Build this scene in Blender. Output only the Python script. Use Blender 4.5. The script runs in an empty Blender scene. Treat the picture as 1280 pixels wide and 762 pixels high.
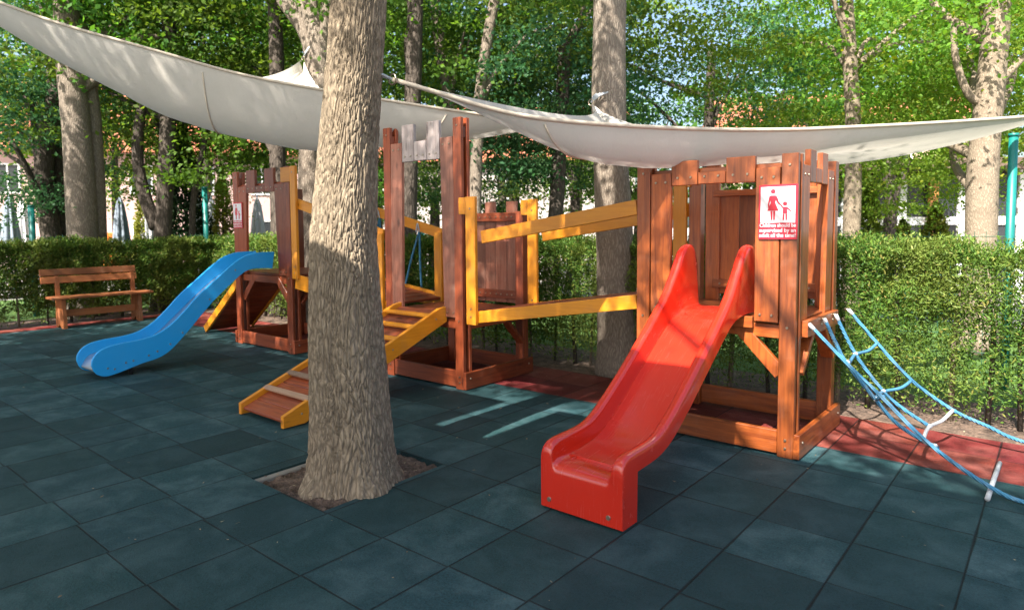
import bpy, bmesh, math, random
import numpy as np
from mathutils import Vector, Matrix, noise as mnoise

sc = bpy.context.scene
C = sc.collection
R = math.radians
random.seed(7)

# ------------------------------------------------------------------ helpers
def link(o):
    C.objects.link(o); return o

def tag(o, label=None, cat=None, group=None, kind=None):
    if label: o['label'] = label
    if cat: o['category'] = cat
    if group: o['group'] = group
    if kind: o['kind'] = kind
    return o

def thing(name, label, cat, loc=(0, 0, 0), group=None, rz=0.0):
    o = bpy.data.objects.new(name, None)
    o.empty_display_size = .1
    o.location = loc; o.rotation_euler = (0, 0, rz)
    link(o)
    return tag(o, label, cat, group)

def root_offset(p):
    v = Vector((0, 0, 0))
    while p is not None:
        v += Vector(p.location); p = p.parent
    return v

def obj(name, bm, mat, parent=None, smooth=False, world=True):
    """bmesh in world coordinates -> one mesh object under parent"""
    me = bpy.data.meshes.new(name)
    if parent is not None and world:
        off = root_offset(parent)
        bmesh.ops.translate(bm, verts=bm.verts, vec=-off)
    bm.normal_update()
    bm.to_mesh(me); bm.free()
    if mat is not None:
        for m in (mat if isinstance(mat, (list, tuple)) else [mat]): me.materials.append(m)
    if smooth:
        for p in me.polygons: p.use_smooth = True
    o = bpy.data.objects.new(name, me)
    if parent is not None: o.parent = parent
    return link(o)

def nobj(name, verts, faces, mat, parent=None, smooth=False):
    me = bpy.data.meshes.new(name)
    V = np.asarray(verts, np.float32)
    if parent is not None: V = V - np.array(root_offset(parent), np.float32)
    F = np.asarray(faces, np.int32)
    k = F.shape[1]
    me.vertices.add(len(V)); me.vertices.foreach_set('co', V.ravel())
    me.loops.add(F.size); me.loops.foreach_set('vertex_index', F.ravel())
    me.polygons.add(len(F))
    me.polygons.foreach_set('loop_start', np.arange(0, F.size, k, dtype=np.int32))
    me.polygons.foreach_set('loop_total', np.full(len(F), k, np.int32))
    if smooth: me.polygons.foreach_set('use_smooth', np.ones(len(F), bool))
    me.update(calc_edges=True); me.validate()
    if mat is not None: me.materials.append(mat)
    o = bpy.data.objects.new(name, me)
    if parent is not None: o.parent = parent
    return link(o)

def add_box(bm, x0, x1, y0, y1, z0, z1, bev=.004):
    r = bmesh.ops.create_cube(bm, size=1)
    vs = r['verts']
    bmesh.ops.scale(bm, vec=(x1-x0, y1-y0, z1-z0), verts=vs)
    bmesh.ops.translate(bm, vec=((x0+x1)/2, (y0+y1)/2, (z0+z1)/2), verts=vs)
    if bev:
        es = list({e for v in vs for e in v.link_edges})
        bmesh.ops.bevel(bm, geom=es, offset=min(bev, .3*min(x1-x0, y1-y0, z1-z0)), segments=1, affect='EDGES', profile=.5)

def box(name, mat, parent, x0, x1, y0, y1, z0, z1, bev=.004):
    bm = bmesh.new(); add_box(bm, x0, x1, y0, y1, z0, z1, bev)
    return obj(name, bm, mat, parent)

def add_bar(bm, p, q, w, h, up=(0, 0, 1), bev=.004):
    """box section w (sideways) x h (along up) running from p to q"""
    p = Vector(p); q = Vector(q); d = (q-p); L = d.length; d.normalize()
    s = d.cross(Vector(up)).normalized(); u = s.cross(d).normalized()
    r = bmesh.ops.create_cube(bm, size=1); vs = r['verts']
    M = Matrix(((s.x, d.x, u.x, 0), (s.y, d.y, u.y, 0), (s.z, d.z, u.z, 0), (0, 0, 0, 1)))
    bmesh.ops.scale(bm, vec=(w, L, h), verts=vs)
    if bev:
        es = list({e for v in vs for e in v.link_edges})
        r2 = bmesh.ops.bevel(bm, geom=es, offset=min(bev, .3*min(w, h)), segments=1, affect='EDGES', profile=.5)
        vs = list({v for v in r2['verts']} | {v for v in vs if v.is_valid})
    bmesh.ops.transform(bm, matrix=Matrix.Translation((p+q)/2) @ M, verts=vs)

def bar(name, mat, parent, p, q, w, h, up=(0, 0, 1), bev=.004):
    bm = bmesh.new(); add_bar(bm, p, q, w, h, up, bev)
    return obj(name, bm, mat, parent)

def add_prism(bm, pts, axis, a, b, bev=0):
    """extrude polygon (2D list) between a and b along axis; the 2D axes are the remaining ones in order"""
    def mk(u, v, w):
        return {'x': (w, u, v), 'y': (u, w, v), 'z': (u, v, w)}[axis]
    va = [bm.verts.new(mk(u, v, a)) for u, v in pts]
    vb = [bm.verts.new(mk(u, v, b)) for u, v in pts]
    fs = [bm.faces.new(va), bm.faces.new(list(reversed(vb)))]
    n = len(pts)
    for i in range(n):
        fs.append(bm.faces.new((va[i], vb[i], vb[(i+1) % n], va[(i+1) % n])))
    bmesh.ops.recalc_face_normals(bm, faces=fs)
    if bev:
        es = list({e for f in fs[:2] for e in f.edges})
        bmesh.ops.bevel(bm, geom=es, offset=bev, segments=2, affect='EDGES', profile=.5)

def prism(name, mat, parent, pts, axis, a, b, bev=0, smooth=False):
    bm = bmesh.new(); add_prism(bm, pts, axis, a, b, bev)
    return obj(name, bm, mat, parent, smooth)

def tube_arrays(pts, rad, seg=10, cap=True):
    P = [Vector(p) for p in pts]
    n = len(P); V = []; F = []
    t0 = (P[1]-P[0]).normalized()
    ref = Vector((1, 0, 0)) if abs(t0.x) < .8 else Vector((0, 1, 0))
    s = (ref - t0*ref.dot(t0)).normalized()
    for i in range(n):
        t = (P[min(i+1, n-1)] - P[max(i-1, 0)]).normalized()
        s = (s - t*s.dot(t)).normalized(); u = t.cross(s)
        r = rad[i] if hasattr(rad, '__len__') else rad
        for k in range(seg):
            a = 2*math.pi*k/seg
            V.append(P[i] + s*(math.cos(a)*r) + u*(math.sin(a)*r))
    for i in range(n-1):
        for k in range(seg):
            F.append((i*seg+k, i*seg+(k+1) % seg, (i+1)*seg+(k+1) % seg, (i+1)*seg+k))
    caps = []
    if cap: caps = [tuple(range(seg-1, -1, -1)), tuple(range((n-1)*seg, n*seg))]
    return V, F, caps

def add_tube(bm, pts, rad, seg=10, cap=True):
    V, F, caps = tube_arrays(pts, rad, seg, cap)
    vs = [bm.verts.new(v) for v in V]
    for f in F: bm.faces.new([vs[i] for i in f])
    for f in caps: bm.faces.new([vs[i] for i in f])

def tube(name, mat, parent, pts, rad, seg=10):
    bm = bmesh.new(); add_tube(bm, pts, rad, seg)
    return obj(name, bm, mat, parent, smooth=True)

def catmull(pts, n=6):
    P = [Vector(p) for p in pts]; out = []
    for i in range(len(P)-1):
        p0 = P[max(i-1, 0)]; p1 = P[i]; p2 = P[i+1]; p3 = P[min(i+2, len(P)-1)]
        for k in range(n):
            t = k/n
            out.append(.5*((2*p1)+(p2-p0)*t+(2*p0-5*p1+4*p2-p3)*t*t+(3*p1-p0-3*p2+p3)*t**3))
    out.append(P[-1]); return out

# ------------------------------------------------------------------ materials
def newmat(name):
    m = bpy.data.materials.new(name); m.use_nodes = True
    nt = m.node_tree; nt.nodes.clear()
    out = nt.nodes.new('ShaderNodeOutputMaterial')
    return m, nt, out

def N(nt, t, **kw):
    n = nt.nodes.new(t)
    for k, v in kw.items():
        if k in n.inputs: n.inputs[k].default_value = v
        else: setattr(n, k, v)
    return n

def ramp(nt, stops, interp='LINEAR'):
    n = nt.nodes.new('ShaderNodeValToRGB'); cr = n.color_ramp; cr.interpolation = interp
    while len(cr.elements) < len(stops): cr.elements.new(.5)
    for e, (p, c) in zip(cr.elements, stops):
        e.position = p; e.color = (c[0], c[1], c[2], 1)
    return n

def col(c): return (c[0], c[1], c[2], 1)

def mixc(nt, fac, a, b, mode='MIX'):
    n = nt.nodes.new('ShaderNodeMix'); n.data_type = 'RGBA'; n.blend_type = mode
    def put(sock, v):
        if hasattr(v, 'is_output') or isinstance(v, bpy.types.NodeSocket): nt.links.new(v, sock)
        elif isinstance(v, (int, float)): sock.default_value = v
        else: sock.default_value = col(v)
    put(n.inputs[0], fac); put(n.inputs[6], a); put(n.inputs[7], b)
    return n.outputs[2]

def mth(nt, op, a, b=None, c=None):
    n = nt.nodes.new('ShaderNodeMath'); n.operation = op
    for i, v in enumerate((a, b, c)):
        if v is None: continue
        if isinstance(v, bpy.types.NodeSocket): nt.links.new(v, n.inputs[i])
        else: n.inputs[i].default_value = v
    return n.outputs[0]

def coords(nt, scale=(1, 1, 1), kind='Object'):
    tc = nt.nodes.new('ShaderNodeTexCoord'); mp = nt.nodes.new('ShaderNodeMapping')
    mp.inputs['Scale'].default_value = scale
    nt.links.new(tc.outputs[kind], mp.inputs['Vector'])
    return mp.outputs[0]

def bump(nt, h, strength=.3, dist=.01):
    b = nt.nodes.new('ShaderNodeBump'); b.inputs['Strength'].default_value = strength
    b.inputs['Distance'].default_value = dist
    nt.links.new(h, b.inputs['Height']); return b.outputs[0]

def wood(name, dark, light, axis, rough=.38, coat=.15, worn=0.0, vary=.35):
    m, nt, out = newmat(name)
    sc_ = {'x': (.07, 1, 1), 'y': (1, .07, 1), 'z': (1, 1, .07)}[axis]
    oi = N(nt, 'ShaderNodeObjectInfo')
    tc = nt.nodes.new('ShaderNodeTexCoord'); addv = nt.nodes.new('ShaderNodeVectorMath'); addv.operation = 'MULTIPLY_ADD'
    addv.inputs[1].default_value = (1, 1, 1)
    cmb = nt.nodes.new('ShaderNodeCombineXYZ')
    r10 = mth(nt, 'MULTIPLY', oi.outputs['Random'], 17.0)
    for i in range(3): nt.links.new(r10, cmb.inputs[i])
    nt.links.new(tc.outputs['Object'], addv.inputs[0]); nt.links.new(cmb.outputs[0], addv.inputs[2])
    mp = nt.nodes.new('ShaderNodeMapping'); mp.inputs['Scale'].default_value = sc_
    nt.links.new(addv.outputs[0], mp.inputs['Vector']); v = mp.outputs[0]
    n1 = N(nt, 'ShaderNodeTexNoise', Scale=26.0, Detail=6.0, Roughness=.62, Distortion=.9); nt.links.new(v, n1.inputs['Vector'])
    n2 = N(nt, 'ShaderNodeTexNoise', Scale=160.0, Detail=3.0, Roughness=.6); nt.links.new(v, n2.inputs['Vector'])
    mid = [(a+b)/2 for a, b in zip(dark, light)]
    rp = ramp(nt, [(.30, dark), (.5, mid), (.72, light)]); nt.links.new(n1.outputs['Fac'], rp.inputs[0])
    c1 = mixc(nt, mth(nt, 'MULTIPLY', n2.outputs['Fac'], .35), rp.outputs[0], [x*.55 for x in dark])
    # knots
    vo = N(nt, 'ShaderNodeTexVoronoi', Scale=3.2, Randomness=1.0)
    mp2 = nt.nodes.new('ShaderNodeMapping')
    mp2.inputs['Scale'].default_value = {'x': (.55, 1.4, 1.4), 'y': (1.4, .55, 1.4), 'z': (1.4, 1.4, .55)}[axis]
    nt.links.new(addv.outputs[0], mp2.inputs['Vector']); nt.links.new(mp2.outputs[0], vo.inputs['Vector'])
    kr = ramp(nt, [(.07, (1, 1, 1)), (.13, (0, 0, 0))]); nt.links.new(vo.outputs['Distance'], kr.inputs[0])
    c2 = mixc(nt, mth(nt, 'MULTIPLY', kr.outputs[0], .75), c1, [x*.25 for x in dark])
    # per-board tone
    val = mth(nt, 'MULTIPLY_ADD', oi.outputs['Random'], vary*2, 1-vary)
    hs = N(nt, 'ShaderNodeHueSaturation'); nt.links.new(c2, hs.inputs['Color']); nt.links.new(val, hs.inputs['Value'])
    cc = hs.outputs[0]
    # worn, dusty areas
    n3 = N(nt, 'ShaderNodeTexNoise', Scale=5.0, Detail=5.0, Roughness=.7); nt.links.new(addv.outputs[0], n3.inputs['Vector'])
    wr = ramp(nt, [(.52, (0, 0, 0)), (.75, (1, 1, 1))]); nt.links.new(n3.outputs['Fac'], wr.inputs[0])
    cc = mixc(nt, mth(nt, 'MULTIPLY', wr.outputs[0], .10+worn), cc, (.42, .34, .27))
    b = N(nt, 'ShaderNodeBsdfPrincipled')
    nt.links.new(cc, b.inputs['Base Color'])
    rr = mth(nt, 'MULTIPLY_ADD', n3.outputs['Fac'], .35, rough-.12); nt.links.new(rr, b.inputs['Roughness'])
    b.inputs['Coat Weight'].default_value = coat; b.inputs['Coat Roughness'].default_value = .22; b.inputs['Coat IOR'].default_value = 1.65
    nt.links.new(bump(nt, n1.outputs['Fac'], .25, .004), b.inputs['Normal'])
    nt.links.new(b.outputs[0], out.inputs[0]); return m

def plain(name, c, rough=.5, metallic=0, coat=0, noise_amt=.15, scale=8, bumpd=0, spec=.5):
    m, nt, out = newmat(name)
    v = coords(nt)
    n1 = N(nt, 'ShaderNodeTexNoise', Scale=float(scale), Detail=5.0, Roughness=.65); nt.links.new(v, n1.inputs['Vector'])
    cc = mixc(nt, n1.outputs['Fac'], [x*(1-noise_amt) for x in c], [min(1, x*(1+noise_amt)) for x in c])
    b = N(nt, 'ShaderNodeBsdfPrincipled', Metallic=metallic)
    nt.links.new(cc, b.inputs['Base Color'])
    nt.links.new(mth(nt, 'MULTIPLY_ADD', n1.outputs['Fac'], .2, rough-.1), b.inputs['Roughness'])
    b.inputs['Coat Weight'].default_value = coat; b.inputs['Coat Roughness'].default_value = .12
    b.inputs['Specular IOR Level'].default_value = spec
    if bumpd:
        n2 = N(nt, 'ShaderNodeTexNoise', Scale=float(scale*9), Detail=4.0); nt.links.new(v, n2.inputs['Vector'])
        nt.links.new(bump(nt, n2.outputs['Fac'], .4, bumpd), b.inputs['Normal'])
    nt.links.new(b.outputs[0], out.inputs[0]); return m

def plastic(name, c, fade, rough=.3, coat=.3):
    m, nt, out = newmat(name)
    v1 = coords(nt, (26, 1.0, 1.0)); v2 = coords(nt)
    n1 = N(nt, 'ShaderNodeTexNoise', Scale=5.0, Detail=5.0, Roughness=.7); nt.links.new(v1, n1.inputs['Vector'])
    n2 = N(nt, 'ShaderNodeTexNoise', Scale=3.0, Detail=6.0, Roughness=.65); nt.links.new(v2, n2.inputs['Vector'])
    n3 = N(nt, 'ShaderNodeTexNoise', Scale=45.0, Detail=4.0, Roughness=.7); nt.links.new(v2, n3.inputs['Vector'])
    r1 = ramp(nt, [(.56, (0, 0, 0)), (.72, (1, 1, 1))]); nt.links.new(n1.outputs['Fac'], r1.inputs[0])
    r2 = ramp(nt, [(.45, (0, 0, 0)), (.75, (1, 1, 1))]); nt.links.new(n2.outputs['Fac'], r2.inputs[0])
    cc = mixc(nt, mth(nt, 'MULTIPLY', r2.outputs[0], .18), c, fade)
    cc = mixc(nt, mth(nt, 'MULTIPLY', mth(nt, 'MULTIPLY', r1.outputs[0], n3.outputs['Fac']), .16), cc, [min(1, x*.6+.18) for x in c])
    b = N(nt, 'ShaderNodeBsdfPrincipled'); nt.links.new(cc, b.inputs['Base Color'])
    nt.links.new(mth(nt, 'ADD', mth(nt, 'MULTIPLY_ADD', r2.outputs[0], .15, rough-.05), mth(nt, 'MULTIPLY', r1.outputs[0], .2)), b.inputs['Roughness'])
    b.inputs['Coat Weight'].default_value = coat; b.inputs['Coat Roughness'].default_value = .12
    nt.links.new(bump(nt, mth(nt, 'ADD', n3.outputs['Fac'], mth(nt, 'MULTIPLY', n2.outputs['Fac'], 2.0)), .10, .004), b.inputs['Normal'])
    nt.links.new(b.outputs[0], out.inputs[0]); return m

def ropemat(name, a, b_):
    m, nt, out = newmat(name)
    wv = N(nt, 'ShaderNodeTexWave', Scale=34.0, Distortion=1.5, Detail=2.0); wv.bands_direction = 'DIAGONAL'; nt.links.new(coords(nt), wv.inputs['Vector'])
    n1 = N(nt, 'ShaderNodeTexNoise', Scale=9.0, Detail=5.0, Roughness=.7); nt.links.new(coords(nt), n1.inputs['Vector'])
    cc = mixc(nt, mth(nt, 'MULTIPLY', wv.outputs['Fac'], .6), b_, a)
    r1 = ramp(nt, [(.5, (0, 0, 0)), (.72, (1, 1, 1))]); nt.links.new(n1.outputs['Fac'], r1.inputs[0])
    cc = mixc(nt, mth(nt, 'MULTIPLY', r1.outputs[0], .35), cc, (.34, .38, .40))
    b = N(nt, 'ShaderNodeBsdfPrincipled', Roughness=.8); nt.links.new(cc, b.inputs['Base Color'])
    nt.links.new(bump(nt, wv.outputs['Fac'], .9, .006), b.inputs['Normal'])
    nt.links.new(b.outputs[0], out.inputs[0]); return m

def leafmat(name, dark, light, trans=.45, rough=.55, yellow=None, patch=None):
    m, nt, out = newmat(name)
    g = N(nt, 'ShaderNodeNewGeometry')
    stops = [(0, dark), (.85, light)] + ([(1, yellow)] if yellow else [(1, light)])
    rp = ramp(nt, stops); nt.links.new(g.outputs['Random Per Island'], rp.inputs[0])
    oi = N(nt, 'ShaderNodeObjectInfo')
    csrc = rp.outputs[0]
    if patch:
        np_ = N(nt, 'ShaderNodeTexNoise', Scale=1.7, Detail=3.0, Roughness=.6); nt.links.new(coords(nt, (1, 1, .45)), np_.inputs['Vector'])
        pr_ = ramp(nt, [(.44, (0, 0, 0)), (.60, (1, 1, 1))]); nt.links.new(np_.outputs['Fac'], pr_.inputs[0])
        csrc = mixc(nt, mth(nt, 'MULTIPLY', pr_.outputs[0], .75), csrc, mixc(nt, g.outputs['Random Per Island'], [x*.6 for x in patch], patch))
    hs = N(nt, 'ShaderNodeHueSaturation'); nt.links.new(csrc, hs.inputs['Color'])
    nt.links.new(mth(nt, 'MULTIPLY_ADD', oi.outputs['Random'], .05, .475), hs.inputs['Hue'])
    nt.links.new(mth(nt, 'MULTIPLY_ADD', oi.outputs['Random'], .4, .8), hs.inputs['Value'])
    d = N(nt, 'ShaderNodeBsdfPrincipled', Roughness=rough); nt.links.new(hs.outputs[0], d.inputs['Base Color'])
    d.inputs['Specular IOR Level'].default_value = .22
    t = N(nt, 'ShaderNodeBsdfTranslucent')
    hs2 = N(nt, 'ShaderNodeHueSaturation', Saturation=1.1, Value=1.35, Hue=.49); nt.links.new(hs.outputs[0], hs2.inputs['Color'])
    nt.links.new(hs2.outputs[0], t.inputs['Color'])
    mx = N(nt, 'ShaderNodeMixShader', Fac=trans); nt.links.new(d.outputs[0], mx.inputs[1]); nt.links.new(t.outputs[0], mx.inputs[2])
    nt.links.new(mx.outputs[0], out.inputs[0]); return m

def barkmat(name, dark, light, scale=16, stretch=.22, bd=.02, blotch=0.0):
    m, nt, out = newmat(name)
    tc = nt.nodes.new('ShaderNodeTexCoord')
    nw = N(nt, 'ShaderNodeTexNoise', Scale=5.0, Detail=3.0); nt.links.new(tc.outputs['Object'], nw.inputs['Vector'])
    vm = nt.nodes.new('ShaderNodeVectorMath'); vm.operation = 'MULTIPLY_ADD'; vm.inputs[1].default_value = (.12, .12, .12)
    nt.links.new(nw.outputs['Color'], vm.inputs[0]); nt.links.new(tc.outputs['Object'], vm.inputs[2])
    mp = nt.nodes.new('ShaderNodeMapping'); mp.inputs['Scale'].default_value = (1, 1, stretch); nt.links.new(vm.outputs[0], mp.inputs['Vector'])
    vo = N(nt, 'ShaderNodeTexVoronoi', Scale=float(scale)); vo.feature = 'DISTANCE_TO_EDGE'; nt.links.new(mp.outputs[0], vo.inputs['Vector'])
    n2 = N(nt, 'ShaderNodeTexNoise', Scale=70.0, Detail=6.0, Roughness=.7); nt.links.new(mp.outputs[0], n2.inputs['Vector'])
    n3 = N(nt, 'ShaderNodeTexNoise', Scale=2.5, Detail=4.0); nt.links.new(tc.outputs['Object'], n3.inputs['Vector'])
    r1 = ramp(nt, [(.0, (0, 0, 0)), (.28, (1, 1, 1))]); nt.links.new(vo.outputs['Distance'], r1.inputs[0])
    h = mth(nt, 'ADD', mth(nt, 'MULTIPLY', r1.outputs[0], .7), mth(nt, 'MULTIPLY', n2.outputs['Fac'], .5))
    rp = ramp(nt, [(.15, dark), (.85, light)]); nt.links.new(mth(nt, 'MULTIPLY', h, .85), rp.inputs[0])
    cc = mixc(nt, mth(nt, 'MULTIPLY', n3.outputs['Fac'], .5), rp.outputs[0], [x*.8 for x in light])
    if blotch:
        rb = ramp(nt, [(.5, (0, 0, 0)), (.58, (1, 1, 1))]); n4 = N(nt, 'ShaderNodeTexNoise', Scale=3.0, Detail=6.0, Roughness=.6)
        mp4 = nt.nodes.new('ShaderNodeMapping'); mp4.inputs['Scale'].default_value = (1, 1, 2.2); nt.links.new(tc.outputs['Object'], mp4.inputs['Vector'])
        nt.links.new(mp4.outputs[0], n4.inputs['Vector']); nt.links.new(n4.outputs['Fac'], rb.inputs[0])
        cc = mixc(nt, mth(nt, 'MULTIPLY', rb.outputs[0], blotch), cc, dark)
    b = N(nt, 'ShaderNodeBsdfPrincipled', Roughness=.9); nt.links.new(cc, b.inputs['Base Color'])
    b.inputs['Specular IOR Level'].default_value = .2
    nt.links.new(bump(nt, h, .8, bd), b.inputs['Normal'])
    nt.links.new(b.outputs[0], out.inputs[0]); return m

BROWN_D, BROWN_L = (.165, .028, .009), (.39, .085, .026)
RED_D, RED_L = (.17, .031, .005), (.47, .118, .020)
BEN_D, BEN_L = (.22, .065, .020), (.38, .135, .045)
WB = {a: wood('brown_stained_wood_'+a, BROWN_D, BROWN_L, a, rough=.44, coat=.18) for a in 'xyz'}
WP = dict(WB); WP['z'] = wood('sky_sheen_brown_wood', (.18, .055, .032), (.39, .155, .100), 'z', rough=.42, coat=.25, worn=.12)  # boards and panel: sky reflection mixed into the stain colour
WSHEEN = wood('sky_sheen_pale_wood', (.32, .245, .235), (.62, .54, .53), 'z', rough=.42, coat=.4, worn=.15)  # merlons: pale sky sheen put into the wood colour
WP['merlon'] = WSHEEN
WR = {a: wood('chestnut_stained_wood_'+a, RED_D, RED_L, a, rough=.42, coat=.35) for a in 'xyz'}
WN = {a: wood('bench_wood_'+a, BEN_D, BEN_L, a, rough=.55, coat=.0, worn=.1) for a in 'xyz'}
WY = {a: wood('yellow_painted_wood_'+a, (.64, .22, .007), (.78, .315, .012), a, rough=.42, coat=.15, vary=.12) for a in 'xyz'}
WG = {a: wood('worn_cleat_wood_'+a, (.28, .16, .10), (.42, .28, .19), a, rough=.6, coat=.0, worn=.2) for a in 'xyz'}
STEEL = plain('bolt_steel', (.42, .36, .28), rough=.4, metallic=1.0)
BLUEE = plain('blue_plastic_edge', (.12, .42, .72), rough=.45, noise_amt=.06)
STEELB = plain('brushed_steel', (.55, .57, .62), rough=.35, metallic=.9, scale=20)
BLACKM = plain('black_metal', (.02, .02, .022), rough=.5)
ROPEB = plain('blue_rope', (.06, .30, .50), rough=.8, noise_amt=.3, scale=60, bumpd=.004)
ROPEW = plain('worn_white_rope', (.42, .45, .48), rough=.85, noise_amt=.25, scale=60, bumpd=.004)
GREENM = plain('green_painted_steel', (.008, .16, .145), rough=.4, noise_amt=.12)
WIRE = plain('green_wire', (.02, .10, .06), rough=.6)

REDP = plastic('red_plastic', (.55, .021, .008), (.53, .036, .018), rough=.22, coat=.6)
BLUEP = plastic('blue_plastic', (.015, .37, .86), (.05, .40, .80), rough=.40, coat=.1)
ROPEB = ropemat('blue_rope', (.10, .34, .52), (.03, .17, .33))

# ------------------------------------------------------------------ world, sun, camera
SUN_EL, SUN_AZ = 48.0, (0.11, -1.0)        # direction towards the sun in plan
w = bpy.data.worlds.new('World'); sc.world = w; w.use_nodes = True
nt = w.node_tree; nt.nodes.clear()
wo = nt.nodes.new('ShaderNodeOutputWorld'); bg = nt.nodes.new('ShaderNodeBackground')
sky = nt.nodes.new('ShaderNodeTexSky'); sky.sky_type = 'NISHITA'; sky.sun_disc = False
sky.sun_elevation = R(SUN_EL)
sky.sun_rotation = math.atan2(SUN_AZ[0], SUN_AZ[1])
sky.air_density = 1.0; sky.dust_density = 3.5; sky.ozone_density = 1.0
bg.inputs['Strength'].default_value = .105
nt.links.new(sky.outputs[0], bg.inputs[0]); nt.links.new(bg.outputs[0], wo.inputs[0])

sl = bpy.data.lights.new('sun', 'SUN'); sl.energy = 5.0; sl.angle = R(.5); sl.color = (1.0, .93, .82)
so = link(bpy.data.objects.new('sun', sl))
sv = Vector((SUN_AZ[0], SUN_AZ[1], 0)).normalized()*math.cos(R(SUN_EL)) + Vector((0, 0, math.sin(R(SUN_EL))))
so.rotation_euler = sv.to_track_quat('Z', 'Y').to_euler(); so.location = (0, -10, 20)

F, YAW, PITCH, ROLL, CAMH = 827.55, .69519086, .06281613, .00772983, 1.69
cp, sp = math.cos(PITCH), math.sin(PITCH); cr, sr = math.cos(ROLL), math.sin(ROLL)
M0 = np.stack([np.array([1, 0, 0])*cr + np.array([0, -sp, -cp])*sr, -np.array([1, 0, 0])*sr + np.array([0, -sp, -cp])*cr, np.array([0, cp, -sp])])
Wm = np.array([[math.cos(YAW), math.sin(YAW), 0], [-math.sin(YAW), math.cos(YAW), 0], [0, 0, 1]])
Mc = M0 @ Wm
cam = bpy.data.cameras.new('camera'); cam.sensor_width = 36; cam.sensor_fit = 'HORIZONTAL'
cam.lens = 36*F/1280; cam.shift_y = -46/1280; cam.clip_start = .05; cam.clip_end = 2000
cam.dof.use_dof = True; cam.dof.focus_distance = 5.0; cam.dof.aperture_fstop = 2.2
co = link(bpy.data.objects.new('camera', cam))
rot = Matrix([list(Mc[0]), list(-Mc[1]), list(-Mc[2])]).transposed()
co.matrix_world = Matrix.Translation((0, 0, CAMH)) @ rot.to_4x4()
sc.camera = co
vs_ = sc.view_settings; vs_.view_transform = 'Standard'; vs_.look = 'None'; vs_.gamma = 1; vs_.use_curve_mapping = False
vs_.exposure = 1.7

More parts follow.
